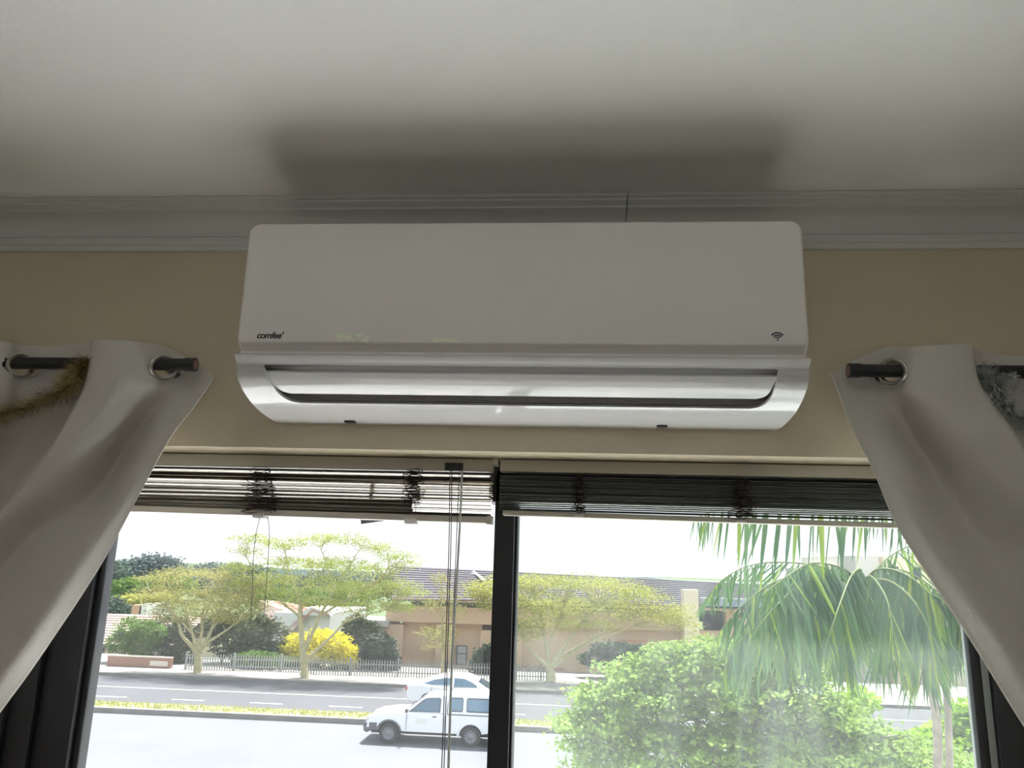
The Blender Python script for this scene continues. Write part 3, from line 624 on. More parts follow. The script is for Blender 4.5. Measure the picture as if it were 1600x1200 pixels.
tree('fever_tree', 43.6, T3, P3, 'thin spindly young fever tree in front of the beige building, behind the blind cords', 'tree', m_bark, m_fev2, 3200, 0.05, 90, clump=6, cs=0.14, tr=(0.018, 0.006))
T4 = [([(862,1064),(860,1050),(856,1040)], .28, .20), ([(856,1042),(838,1025),(825,1008),(814,985),(806,960)], .13, .04), ([(858,1040),(855,1015),(850,990),(845,960),(835,930)], .13, .04),
      ([(862,1040),(878,1015),(895,990),(915,965),(935,945)], .13, .04), ([(865,1042),(895,1020),(925,1002),(960,990),(1000,975)], .11, .03), ([(814,985),(795,965),(770,950),(745,935),(730,925)], .08, .02), ([(870,1028),(900,1012),(930,995),(975,970),(1020,960)], .08, .02),
      ([(855,1005),(872,975),(880,945)], .07, .02), ([(850,990),(835,965),(822,940)], .06, .02)]
P4 = [(745,915,28,10),(765,925,30,14),(760,945,25,8),(740,930,22,8),(800,910,45,12),(850,908,60,12),(900,910,60,13),(950,915,60,12),(1000,930,50,12),(1050,955,40,12),(1075,975,24,9),(830,940,60,18),(900,945,70,18),(970,950,60,16),(1030,965,40,12),(860,970,60,16),(820,985,30,16),(930,975,40,10),(1085,995,16,8)]
tree('fever_tree', 44.0, T4, P4, 'wide spreading fever tree seen blurred through the dusty pane, right of the mullion', 'tree', m_bark, m_yg, 26000, 0.058, 260, clump=14, cs=0.24, tr=(0.04, 0.012))

# ---- shrubs behind the fence
def shrub(name, Y, pads, label, ml, n, ls, cat='shrub', base=None, clump=8, cs=0.12, group=None, stem=None, dy=0.6, tw=40):
    b = base or (pads[0][0], max(p[1]+p[3] for p in pads))
    t = stem or [([(b[0], b[1]+4), (b[0]+2, (b[1]+pads[0][1])/2), (pads[0][0], pads[0][1])], .07, .03)]
    return tree(name, Y, t, pads, label, cat, m_barkg, ml, n, ls, tw, group, clump, cs, (0.02, 0.008), dy, shell=0.3)
shrub('feathery_shrub', 45.0, [(205,985,30,20),(190,1005,24,18),(220,1008,26,22),(235,990,24,20)], 'soft green feathery bush over the brick wall, left of the fever trees', m_green, 9000, 0.07)
shrub('feathery_shrub', 45.9, [(255,985,28,25),(275,1005,26,28),(250,1015,24,20),(285,985,24,22),(290,1020,22,20)], 'shadowy olive-brown bush behind the many-stemmed fever tree', m_olive, 10000, 0.07)
shrub('feathery_shrub', 46.3, [(385,985,45,30),(420,1000,35,34),(360,1000,35,28),(400,1020,45,20),(345,975,28,22),(435,1020,22,20)], 'big olive-green bush behind the fence between the two larger fever trees', m_olive, 17000, 0.08,
      stem=[([(338,1054),(345,1035),(354,1018),(350,1002),(342,992)], .12, .05), ([(354,1020),(366,1005),(382,993),(400,985)], .09, .03), ([(356,1015),(378,1012),(396,1008)], .06, .02)])
shrub('leafy_shrub', 44.9, [(400,1030,34,12),(420,1035,30,14)], 'bright green low bush just behind the pale picket fence', m_green, 4500, 0.08)
shrub('golden_shrub', 46.0, [(520,1008,28,22),(490,1020,34,26),(455,1025,22,24),(540,1030,22,24),(500,1000,26,16),(465,1005,20,14)], 'bright golden yellow bush behind the tall fever tree trunk', m_yell, 11000, 0.085, clump=6)
shrub('leafy_shrub', 45.2, [(478,1048,30,12),(530,1050,24,10),(450,1045,14,8)], 'dark green low bush under the golden yellow bush', m_dkg, 3500, 0.08, clump=6)
shrub('round_tree', 46.2, [(592,1012,26,20),(575,1028,20,20),(608,1035,16,18),(585,1005,16,12)], 'small dark green round tree in front of the beige building', m_dkg, 7000, 0.10, 'tree', (590,1056), 5, .10)
shrub('round_tree', 46.4, [(753,1038,20,16),(765,1025,20,18),(775,1040,20,14)], 'small dark green bush by the building window, beside the mullion', m_dkg, 4200, 0.10, 'shrub', (760,1056), 5, .10)
shrub('leafy_shrub', 46.4, [(960,1016,34,12),(1000,1022,36,14),(930,1030,24,10)], 'dark green low hedge bush beyond the road, under the wide fever tree', m_dkg, 5000, 0.10)
shrub('leafy_shrub', 48.0, [(575,1000,24,26),(555,985,20,24)], 'deep green bush in the shade beside the beige building', m_olive, 5000, 0.10)

# ---- picket fence: every pale is a piece
m_fen = mat('fence_paint', (0.36, 0.38, 0.37), 0.6)
def fence(px0, px1, n, m, label, h=0.85, Ya=42.9, Yb=44.6):
    a, b = gnd(px0, 1052, G+0.13), gnd(px1, 1062, G+0.13); a = Vector((a.x*1.0, 43.2, G+0.13)); b = Vector((b.x, Yb-0.6, G+0.13))
    r = empty('picket_fence', tuple((a+b)/2), label, 'fence'); ang = math.atan2(b.y-a.y, b.x-a.x); L = (b-a).length
    bm = bmesh.new(); extr(bm, [(-.028, 0), (.028, 0), (.028, h-.08), (0, h), (-.028, h-.08)], -0.012, 0.012, 'y')
    me_o = from_bm('pale', recalc(bm), m, None, 0); COL.objects.unlink(me_o)
    for k in range(n):
        p = a.lerp(b, (k+0.5)/n); inst('pale', me_o, r, Matrix.Translation(p+Vector((0, 0, 0.0))) @ Matrix.Rotation(ang, 4, 'Z'))
    for z in (0.2, 0.58):
        bm = bmesh.new(); bx(bm, 0, L, 0.013, 0.045, z-.025, z+.025); bmesh.ops.transform(bm, matrix=Matrix.Translation(a) @ Matrix.Rotation(ang, 4, 'Z'), verts=bm.verts[:]); from_bm('rail', bm, m, r, 0)
    bm = bmesh.new(); bx(bm, -.05, .05, .02, .12, 0, h+.06, .008); po = from_bm('post', bm, m, None, 0); COL.objects.unlink(po)
    for k in range(int(L/2.6)+1):
        inst('post', po, r, Matrix.Translation(a.lerp(b, min(1, k*2.6/L))) @ Matrix.Rotation(ang, 4, 'Z'))
fence(266, 470, 52, m_fen, 'pale grey picket fence behind the sidewalk, from the brick wall to the thick tree trunk')
fence(474, 860, 92, mat('fence_paint_dull', (0.25, 0.255, 0.24), 0.6), 'dull grey picket fence behind the sidewalk, in front of the beige building', Yb=45.0)

# ---- low brick wall with plaster block
m_brick = bpy.data.materials.new('red_brick'); m_brick.use_nodes = True
_n = m_brick.node_tree.nodes; _l = m_brick.node_tree.links; _b = _n.new('ShaderNodeTexBrick'); _g = _n.new('ShaderNodeNewGeometry'); _s = _n.new('ShaderNodeSeparateXYZ'); _c = _n.new('ShaderNodeCombineXYZ')
_l.new(_g.outputs['Position'], _s.inputs[0]); _l.new(_s.outputs['X'], _c.inputs[0]); _l.new(_s.outputs['Z'], _c.inputs[1]); _l.new(_c.outputs[0], _b.inputs['Vector'])
_b.inputs['Scale'].default_value = 4.2; _b.inputs['Color1'].default_value = (0.36, 0.18, 0.12, 1); _b.inputs['Color2'].default_value = (0.30, 0.16, 0.11, 1); _b.inputs['Mortar'].default_value = (0.38, 0.30, 0.24, 1)
_l.new(_b.outputs['Color'], _n['Principled BSDF'].inputs['Base Color']); _n['Principled BSDF'].inputs['Roughness'].default_value = 0.85
x0 = at(60, 1040, 43.3).x; x1 = at(266, 1045, 43.3).x; zt = at(215, 1027, 43.3).z; xm = at(168, 1030, 43.3).x; xq = at(235, 1030, 43.3).x
r = empty('garden_wall', ((x0+x1)/2, 43.4, G+0.13), 'low red-brown brick garden wall with pale coping under the left feathery bushes', 'wall')
box('brickwork', x0, x1, 43.3, 43.52, G+0.1, zt-0.55, m_brick, r); box('brickwork', xm, x1, 43.3, 43.52, zt-0.55, zt, m_brick, r)
box('coping', xm-0.03, x1, 43.27, 43.55, zt, zt+0.06, mat('coping_stone', (0.55, 0.47, 0.38), 0.8), r, 0.01)
box('plaster_panel', xq, at(262, 1040, 43.3).x, 43.28, 43.3, at(250, 1041, 43.28).z, at(250, 1033, 43.28).z, mat('pale_plaster', (0.68, 0.62, 0.52), 0.8), r)

# ---- buildings
m_beige = mat('beige_plaster', (0.66, 0.48, 0.32), 0.85, var=0.04, vscale=0.5); m_cream = mat('cream_plaster', (0.80, 0.68, 0.50), 0.85, var=0.03, vscale=0.5)
m_white = mat('white_plaster', (0.82, 0.80, 0.77), 0.8); m_slate = mat('slate_roof', (0.085, 0.075, 0.09), 0.8, var=0.15, vscale=3)
m_tile = mat('pale_roof_tile', (0.42, 0.32, 0.27), 0.8, var=0.08, vscale=2); m_pink = mat('red_roof_tile', (0.52, 0.28, 0.20), 0.8, var=0.1, vscale=2)
m_gld = mat('dark_window_glass', (0.06, 0.07, 0.08), 0.08); m_gll = mat('curtained_window', (0.45, 0.45, 0.46), 0.3); m_redb = mat('red_brown_plinth', (0.38, 0.16, 0.12), 0.85, var=0.15, vscale=2)
m_wf = mat('window_frame_grey', (0.10, 0.11, 0.12), 0.5)
GB = G-2.3
def quadz(name, pts, th, m, parent, smooth=0):
    """thick slab from 4 corner points"""
    bm = bmesh.new(); A_ = [bm.verts.new(p) for p in pts]; B_ = [bm.verts.new(Vector(p)-Vector((0, 0, th))) for p in pts]
    bm.faces.new(A_); bm.faces.new(B_[::-1])
    for i in range(4): bm.faces.new((A_[i], A_[(i+1) % 4], B_[(i+1) % 4], B_[i]))
    return from_bm(name, recalc(bm), m, parent, smooth)
def roof_rows(parent, p0, p1, q0, q1, n, m):
    """courses of roof tiles: overlapping strips from ridge (p0,p1) to eave (q0,q1), one joined part"""
    bm = bmesh.new()
    for k in range(n):
        t0, t1 = k/n, (k+1.15)/n; a, b, c_, d = p0.lerp(q0, t0), p1.lerp(q1, t0), p1.lerp(q1, t1), p0.lerp(q0, t1)
        up = Vector((0, 0, 0.07))
        v = [bm.verts.new(x) for x in (a, b, c_+up, d+up, c_, d)]
        bm.faces.new((v[0], v[1], v[2], v[3])); bm.faces.new((v[3], v[2], v[4], v[5]))
    o = from_bm('tile_course', bm, m, parent, 0); o['kind'] = 'stuff'
def win(parent, px0, py0, px1, py1, Y, glass=m_gld, bars=(1, 2), fr=m_wf):
    a, b = at(px0, py0, Y), at(px1, py1, Y); x0, x1, z0, z1 = a.x, b.x, b.z, a.z; bm = bmesh.new(); w = 0.06
    for (u0, u1, v0, v1) in ((x0, x1, z0, z0+w), (x0, x1, z1-w, z1), (x0, x0+w, z0, z1), (x1-w, x1, z0, z1)): bx(bm, u0, u1, Y-0.06, Y+0.03, v0, v1)
    for k in range(1, bars[0]): x = x0+(x1-x0)*k/bars[0]; bx(bm, x-w/2, x+w/2, Y-0.05, Y+0.02, z0, z1)
    for k in range(1, bars[1]): z = z0+(z1-z0)*(1-k/bars[1]*0.85); bx(bm, x0, x1, Y-0.05, Y+0.02, z-w/2, z+w/2)
    f = from_bm('window', bm, fr, parent, 0); box('pane', x0+0.01, x1-0.01, Y-0.02, Y-0.01, z0+0.01, z1-0.01, glass, f)
# cream house far left
H = empty('house', tuple(at(150, 1045, 50)), 'cream house with a pale tiled roof at the far left, behind the brick wall', 'building')
xl, xr_ = at(60, 1000, 50).x, at(262, 1000, 50).x; ze = at(150, 1004, 50).z; zr = at(150, 959, 54).z
box('wall', xl, xr_, 50.3, 58, GB, ze, m_cream, H)
roof_rows(H, Vector((xl-.4, 54.5, zr)), Vector((xr_+.4, 54.5, zr)), Vector((xl-.4, 49.7, ze-.05)), Vector((xr_+.4, 49.7, ze-.05)), 12, m_tile)
quadz('roof', [(xl-.4, 54.5, zr-.02), (xr_+.4, 54.5, zr-.02), (xr_+.4, 59, ze), (xl-.4, 59, ze)], .12, m_tile, H)
box('fascia', xl-.4, xr_+.4, 49.72, 49.8, ze-.22, ze-.03, m_wf, H); win(H, 136, 1011, 161, 1030, 50.3, m_gld, (2, 2)); 
# white gabled house behind the tall fever tree
H = empty('house', tuple(at(480, 1000, 56)), 'white house with red-edged gable and pale roof behind the tall fever tree', 'building')
A_ = at(402, 938, 58); Bp = at(440, 945, 58)
wl_, wr_ = at(425, 990, 56).x, at(514, 990, 56).x; zt_ = at(470, 958, 56).z
box('wall', wl_, wr_, 56, 66, GB, zt_, m_white, H)
pk = at(486, 952, 55.6); e1 = at(470, 966, 55.6); e2 = at(514, 959, 55.6)
bm = bmesh.new(); extr(bm, [(e1.x-.3, zt_-.1), (e2.x+.1, zt_-.1), (e2.x, e2.z+.1), (pk.x, pk.z+.15)], 55.55, 56.0, 'y'); from_bm('gable', recalc(bm), m_white, H, 0)
quadz('roof', [tuple(at(400, 938, 61)), tuple(at(425, 938, 61)), tuple(at(478, 965, 55.5)), tuple(at(440, 1000, 55.5))], .12, m_tile, H)
quadz('roof', [tuple(at(425, 938, 61)), tuple(at(470, 945, 61)), tuple(at(488, 952, 55.5)), tuple(at(474, 966, 55.5))], .12, m_pink, H)
quadz('roof', [tuple(at(488, 952, 55.5)), tuple(at(500, 947, 61)), tuple(at(522, 955, 61)), tuple(at(516, 961, 55.5))], .12, m_pink, H)
# long beige building
B = empty('building', tuple(at(820, 1040, 50)), 'long beige building with dark slate roof and recessed wall bays, behind the fever trees', 'building')
YB_ = 50.0
def wbox(name, px0, py0, px1, py1, Ya, Yb, m, bot=None, bev=0):
    a, b = at(px0, py0, Ya), at(px1, py1, Ya); return box(name, a.x, b.x, Ya, Yb, bot if bot is not None else b.z, a.z, m, B, bev)
zt_ = at(640, 934, YB_).z
xa, xb = at(560, 960, YB_).x, at(1200, 960, YB_).x
box('rear_wall', xa+4, xb, YB_+1.2, YB_+9, GB, at(700, 985, YB_+1.2).z, m_beige, B)
wbox('beam', 604, 945, 1078, 987, YB_, YB_+1.2, m_beige)
a = at(640, 925, YB_)
wbox('pier', 604, 975, 629, 1000, YB_, YB_+1.2, m_beige, GB); wbox('pier', 682, 975, 709, 1000, YB_, YB_+1.2, m_beige, GB); wbox('pier', 751, 985, 815, 1000, YB_, YB_+1.2, m_beige, GB)
wbox('bay_wall', 629, 960, 683, 1000, YB_+0.7, YB_+1.2, m_beige, GB); wbox('bay_wall', 708, 960, 753, 1000, YB_+0.7, YB_+1.2, m_beige, GB)
wbox('plinth', 627, 1044, 752, 1052, YB_+0.4, YB_+0.7, m_redb, GB)
win(B, 714, 1008, 729, 1039, YB_+0.68, m_gll, (1, 2)); 
wbox('shutter', 707, 1008, 714, 1024, YB_+0.66, YB_+0.7, mat('olive_panel', (0.35, 0.33, 0.18), 0.7))
# left wing: grey slab over a shaded opening
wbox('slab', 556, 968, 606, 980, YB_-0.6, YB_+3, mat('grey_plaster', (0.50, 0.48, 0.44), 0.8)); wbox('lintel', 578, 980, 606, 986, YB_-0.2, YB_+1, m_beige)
wbox('shaded_wall', 540, 975, 604, 1000, YB_+2.5, YB_+3, mat('shade_toned_render', (0.20, 0.18, 0.15), 0.8), GB)  # dark colour paints the shade under the slab
# roof: sloping slate planes with ridge
R0, R1, E0, E1 = at(618, 884, YB_+7), at(1192, 913, YB_+7), at(612, 938, YB_-0.8), at(1215, 958, YB_-0.8)
Rm, Em = at(800, 893, YB_+7), at(800, 938, YB_-0.8)
roof_rows(B, R0, Rm, E0, Em, 14, m_slate); roof_rows(B, Rm, R1, Em, at(1210, 952, YB_-0.8), 14, m_slate)
quadz('roof', [tuple(R0), tuple(R1), (R1.x, YB_+14, R1.z-3), (R0.x, YB_+14, R0.z-3)], .15, m_slate, B)
box('fascia', E0.x, E1.x, YB_-0.75, YB_-0.65, at(800, 944, YB_-.8).z, at(800, 939, YB_-.8).z, m_beige, B)
# right wing
wbox('wall', 815, 948, 1078, 1000, YB_+0.4, YB_+1.2, m_beige, GB)
wbox('column', 1068, 921, 1092, 956, YB_-1.6, YB_-0.4, m_cream, GB); wbox('wall', 1092, 985, 1230, 1000, YB_+0.2, YB_+1.0, m_beige, GB); wbox('band', 1090, 950, 1230, 958, YB_-1.0, YB_+0.2, m_beige)
wbox('opening_shade_panel', 1098, 957, 1136, 990, YB_+1.3, YB_+1.5, mat('opening_dark', (0.07, 0.06, 0.07), 0.7)); wbox('wall', 1134, 955, 1230, 990, YB_+0.1, YB_+1.0, m_beige)  # dark panel painted as the shade inside the opening
wbox('lower_roof', 1096, 934, 1230, 951, YB_-1.4, YB_-0.4, mat('blue_grey_sheet', (0.30, 0.33, 0.38), 0.5)); wbox('plinth', 960, 1001, 1095, 1025, YB_-0.2, YB_+0.4, mat('orange_brown_plinth', (0.50, 0.26, 0.14), 0.85), GB)
wbox('plinth', 805, 1046, 880, 1060, YB_-1.2, YB_+0.3, m_redb, GB)
wbox('roof_pipe', 736, 893, 741, 898, YB_+4, YB_+4.2, m_white)
a, b = at(740, 896, YB_+5.9), at(758, 910, YB_+2.6); bm = bmesh.new(); tube(bm, [a+Vector((0, 0, .1)), b+Vector((0, 0, .1))], .09, 8); from_bm('roof_pipe', bm, m_white, B)
# cream block far right
C_ = empty('building', tuple(at(1400, 960, 62)), 'cream flat-roofed block on the far right beyond the palm', 'building')
a, b = at(1336, 868, 62), at(1380, 960, 62); box('wall', a.x, b.x, 62, 76, GB, a.z, mat('grey_cream', (0.60, 0.56, 0.52), 0.85), C_)
a, b = at(1380, 869, 61.6), at(1540, 960, 61.6); box('wall', a.x, b.x, 61.6, 76, GB, a.z, m_cream, C_)
a, b = at(1275, 918, 58), at(1500, 926, 58); box('canopy_slab', a.x, b.x, 57, 60, b.z, a.z, m_white, C_, 0.02)
a, b = at(1275, 888, 66), at(1340, 960, 66); box('low_wing', a.x, b.x, 66, 75, GB, a.z, mat('grey_cream', (0.6, 0.56, 0.52)), C_)
win(C_, 1390, 885, 1405, 905, 61.58, m_gld, (1, 2)); win(C_, 1425, 886, 1440, 906, 61.58, m_gld, (1, 2))

# ---- distant trees and hill
def bigtree(Y, pads, label, ml, n, ls, group=None):
    return shrub('distant_tree', Y, pads, label, ml, n, ls, 'tree', clump=10, cs=ls*2.2, tw=0, group=group)
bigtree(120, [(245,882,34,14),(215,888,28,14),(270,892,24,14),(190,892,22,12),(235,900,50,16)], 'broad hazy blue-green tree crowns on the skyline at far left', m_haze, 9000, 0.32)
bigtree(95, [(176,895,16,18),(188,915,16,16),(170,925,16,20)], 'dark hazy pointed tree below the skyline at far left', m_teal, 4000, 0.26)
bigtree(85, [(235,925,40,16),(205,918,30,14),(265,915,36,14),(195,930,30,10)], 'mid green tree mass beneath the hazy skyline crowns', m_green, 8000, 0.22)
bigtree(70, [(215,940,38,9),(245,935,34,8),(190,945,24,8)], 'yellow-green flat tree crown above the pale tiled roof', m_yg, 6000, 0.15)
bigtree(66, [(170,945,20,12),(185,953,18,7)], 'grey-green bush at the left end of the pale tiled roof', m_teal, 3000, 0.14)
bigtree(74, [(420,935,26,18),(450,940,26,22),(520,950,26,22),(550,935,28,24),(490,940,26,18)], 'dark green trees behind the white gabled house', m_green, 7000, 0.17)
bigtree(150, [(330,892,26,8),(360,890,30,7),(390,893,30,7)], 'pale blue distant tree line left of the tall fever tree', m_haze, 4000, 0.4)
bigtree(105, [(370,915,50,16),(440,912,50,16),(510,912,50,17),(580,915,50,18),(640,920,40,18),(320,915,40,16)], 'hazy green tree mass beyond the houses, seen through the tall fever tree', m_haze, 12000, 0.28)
bm = bmesh.new(); hp = [(-420, G-3)]
for k in range(40):
    x = -420+k*22; hp.append((x, CZ-5.5+0.9*math.sin(k*0.7)+0.7*math.sin(k*1.9)))
hp.append((x, G-3)); extr(bm, hp, 420, 470, 'y'); S(from_bm('hills', recalc(bm), mat('haze_tinted_hill', (0.42, 0.50, 0.56), 0.9), None, 0))  # air haze is put into the pale blue hill colour
# small rooftops between the far trees
Hh = empty('house', tuple(at(222, 958, 64)), 'tiny orange and white house front peeping above the pale tiled roof', 'building')
a, b = at(207, 945, 64), at(219, 962, 64); box('wall', a.x, b.x, 64, 68, GB, a.z, mat('orange_plaster', (0.62, 0.38, 0.24), 0.8), Hh); a, b = at(219, 944, 64), at(228, 962, 64); box('wall', a.x, b.x, 64, 68, GB, a.z, m_white, Hh)

# ------------------------------------------------------------------ vehicles (local x forward, z up)
m_carw = mat('car_white', (0.80, 0.81, 0.83), 0.25, coat=0.5); m_carg = mat('car_glass', (0.09, 0.16, 0.22), 0.06, coat=0.6)
m_tyre = mat('tyre', (0.03, 0.03, 0.03), 0.8); m_hub = mat('steel_wheel', (0.22, 0.225, 0.24), 0.4, metal=0.4); m_bump = mat('grey_bumper', (0.10, 0.10, 0.11), 0.6)
m_lamp = mat('lamp_glass', (0.7, 0.7, 0.68), 0.1, coat=0.5); m_lampr = mat('lamp_red', (0.45, 0.05, 0.04), 0.2)
def arch(cx, r, z0, n=9):
    a0 = math.asin(min(1, (z0-0.34)/r)); return [(cx+r*math.cos(a), 0.34+r*math.sin(a)) for a in np.linspace(math.pi-a0, a0, n)]
def loft(bm, poly, w0, w1, zlo, zhi, bev=0.05):
    """side outline (x,z) given thickness; half width goes from w0 at zlo to w1 at zhi"""
    def hw(z): return w0+(w1-w0)*min(1, max(0, (z-zlo)/(zhi-zlo)))
    cx_ = sum(p[0] for p in poly)/len(poly); cz_ = sum(p[1] for p in poly)/len(poly)
    def sh(p, d): 
        L = math.hypot(p[0]-cx_, p[1]-cz_); return (p[0]-(p[0]-cx_)/L*d, p[1]-(p[1]-cz_)/L*d)
    lay = []
    for s, ins in ((-1, bev), (-1, 0), (1, 0), (1, bev)):
        lay.append([bm.verts.new((sh(p, ins)[0], s*(hw(p[1])-(0 if ins else bev)), sh(p, ins)[1])) for p in poly])
    n = len(poly)
    for a, b in zip(lay, lay[1:]):
        for i in range(n): bm.faces.new((a[i], a[(i+1) % n], b[(i+1) % n], b[i]))
    bm.faces.new(lay[0][::-1]); bm.faces.new(lay[-1]); recalc(bm)
def vehicle(root, rotz):
    M_ = Matrix.Translation(WL[root.name]) @ Matrix.Rotation(rotz, 4, 'Z')
    def part(name, bm, m, sm=30, par=None):
        bmesh.ops.transform(bm, matrix=M_, verts=bm.verts[:]); return from_bm(name, bm, m, par or root, sm)
    return part
def wheels(part, xs, hw_, R=0.34):
    for x in xs:
        for s in (1, -1):
            bm = bmesh.new(); n = 28; prof_ = [(0.21, -.09), (R-.05, -.10), (R-.01, -.08), (R, -.04), (R, .04), (R-.01, .08), (R-.05, .10), (0.21, .09)]
            rg = [[bm.verts.new((x+r*math.cos(2*math.pi*k/n), s*(hw_-0.10)+y, R+r*math.sin(2*math.pi*k/n))) for r, y in prof_] for k in range(n)]
            for k in range(n):
                for j in range(len(prof_)): bm.faces.new((rg[k][j], rg[k][(j+1) % 8], rg[(k+1) % n][(j+1) % 8], rg[(k+1) % n][j]))
            w = part('wheel', recalc(bm), m_tyre)
            bm = bmesh.new(); y0 = s*(hw_-0.10)
            prf = [(0.215, .085), (0.20, .088), (0.185, .060), (0.12, .035), (0.07, .055), (0.05, .075), (0.0, .078)]; prev = None
            for r, y in prf:
                cur = [bm.verts.new((x+r*math.cos(2*math.pi*k/n), y0+s*y, R+r*math.sin(2*math.pi*k/n))) for k in range(n)] if r > 0 else [bm.verts.new((x, y0+s*y, R))]
                if prev:
                    for k in range(n):
                        if len(cur) > 1: bm.faces.new((prev[k], prev[(k+1) % n], cur[(k+1) % n], cur[k]))
                        else: bm.faces.new((prev[k], prev[(k+1) % n], cur[0]))
                prev = cur
            part('hub', recalc(bm), m_hub, 30, w)
            bm = bmesh.new()
            for k in range(10):
                a = 2*math.pi*k/10; c_ = Vector((x+.155*math.cos(a), y0+s*.048, R+.155*math.sin(a))); tube(bm, [c_, c_+Vector((0, s*.004, 0))], .018, 8)
            part('vent_hole', bm, m_tyre, 0, w)
def plate(part, name, poly, y, th, m, lab=None):
    for s in (1, -1):
        bm = bmesh.new(); extr(bm, poly, s*y, s*(y+th), 'y'); o = part(name, recalc(bm), m, 0)
        if lab: o['label'] = lab
# pickup with canopy, facing left
pk_loc = at(613, 1163, 28.9); pk_loc = Vector((at(613, 1160, 29.4).x+1.60, 29.45, G))
PK = empty('pickup_truck', tuple(pk_loc), 'white pickup truck with a windowed canopy driving left on the near road', 'truck'); part = vehicle(PK, math.pi)
low = [(-2.45, .52), (-2.47, 1.02), (-.42, 1.04), (.98, 1.06), (1.6, 1.03), (2.15, .95), (2.33, .88), (2.40, .70), (2.42, .52), (2.30, .46)] + arch(1.6, .44, .44)[::-1] + [(1.1, .42), (-.8, .42)] + arch(-1.3, .44, .44)[::-1] + [(-1.85, .46)]
bm = bmesh.new(); loft(bm, low, .84, .82, .5, 1.0, .04); part('body', bm, m_carw)
bm = bmesh.new(); bx(bm, -2.3, 2.25, -.68, .68, .32, .9); part('underbody', bm, m_tyre)
cab = [(1.12, 1.04), (.40, 1.56), (.25, 1.60), (-.42, 1.64), (-.44, 1.03)]
bm = bmesh.new(); loft(bm, cab, .80, .64, 1.03, 1.62, .05); part('cab', bm, m_carw)
cano = [(-.47, 1.04), (-.46, 1.66), (-.6, 1.71), (-2.2, 1.72), (-2.38, 1.66), (-2.46, 1.03)]
bm = bmesh.new(); loft(bm, cano, .82, .70, 1.03, 1.70, .05); part('canopy', bm, m_carw)
def side_plate(name, poly, w0, w1, zlo, zhi, m, th=.012):
    """plates lying on the inward-leaning sides"""
    for s in (1, -1):
        bm = bmesh.new()
        def hw(z): return w0+(w1-w0)*(z-zlo)/(zhi-zlo)
        A_ = [bm.verts.new((x, s*(hw(z)+th), z)) for x, z in poly]; B_ = [bm.verts.new((x, s*(hw(z)-.03), z)) for x, z in poly]
        bm.faces.new(A_); bm.faces.new(B_[::-1])
        for i in range(len(poly)): bm.faces.new((A_[i], A_[(i+1) % len(poly)], B_[(i+1) % len(poly)], B_[i]))
        part(name, recalc(bm), m, 0)
K = (.80, .64, 1.03, 1.62); K2 = (.82, .70, 1.03, 1.70)
side_plate('window_trim', [(.92, 1.07), (.43, 1.48), (.30, 1.53), (-.15, 1.55), (-.20, 1.50), (-.20, 1.08)], *K, m_bump, .006)
side_plate('side_window', [(.82, 1.10), (.40, 1.46), (.28, 1.50), (-.12, 1.52), (-.16, 1.48), (-.16, 1.11)], *K, m_carg, .012)
for a_, b_ in ((-.42-.12, -1.0), (-1.12, -2.25)):
    side_plate('window_trim', [(a_, 1.17), (a_, 1.55), (a_-.04, 1.59), (b_+.04, 1.59), (b_, 1.55), (b_, 1.17), (b_+.04, 1.13), (a_-.04, 1.13)], *K2, m_bump, .006)
    side_plate('side_window', [(a_-.03, 1.18), (a_-.03, 1.55), (b_+.03, 1.55), (b_+.03, 1.17)], *K2, mat('canopy_glass', (0.16, 0.26, 0.34), 0.08, coat=0.5), .012)
# windscreen
bm = bmesh.new(); v = [bm.verts.new(p) for p in ((1.10, -.70, 1.075), (1.10, .70, 1.075), (.46, .58, 1.545), (.46, -.58, 1.545))]; bm.faces.new(v); bmesh.ops.solidify(bm, geom=bm.faces[:], thickness=.02); part('windscreen', recalc(bm), m_carg, 0)
bm = bmesh.new(); loft(bm, [(2.20, .42), (2.18, .60), (2.30, .70), (2.47, .68), (2.52, .58), (2.50, .40), (2.38, .34)], .85, .83, .3, .7, .05)
for s in (-1, 1): bx(bm, 2.02, 2.3, s*.80-.05, s*.80+.05, .44, .68, .01)
part('bumper', bm, m_bump)
bm = bmesh.new(); bx(bm, -2.58, -2.42, -.78, .78, .42, .58, .03); part('rear_bumper', bm, m_bump)
for s in (-1, 1):
    bm = bmesh.new(); bx(bm, 2.28, 2.405, s*.66-.17, s*.66+.17, .72, .87, .02); part('headlamp', bm, m_lamp)
    bm = bmesh.new(); bx(bm, .93, 1.02, s*.92-.09, s*.92+.09, 1.06, 1.19, .03); tube(bm, [(.97, s*.80, 1.06), (.97, s*.88, 1.10)], .02, 6); part('mirror', bm, m_bump)
    bm = bmesh.new(); bx(bm, -.08, .06, s*.835-.02, s*.835+.02, .93, .965, .008); part('door_handle', bm, m_bump)
    bm = bmesh.new()
    for x in (.98, -.38): bx(bm, x-.008, x+.008, s*.8415-.004, s*.8415+.003, .46, 1.0)
    part('door_seam', bm, m_bump)
    bm = bmesh.new(); bx(bm, -2.44, -.46, s*.835-.012, s*.835+.006, 1.03, 1.05); part('canopy_seal', bm, m_bump)
    bm = bmesh.new(); bx(bm, .25, .65, s*.8405-.003, s*.8405+.004, .72, .86); part('door_sign', bm, mat('sign_pale', (0.70, 0.70, 0.66), 0.5))
bm = bmesh.new(); extr(bm, [(-.9+.0, .36), (-.80, .36), (-.80, .46), (-.9, .46)], -.80, .80, 'y'); part('mud_flap', recalc(bm), m_carw)
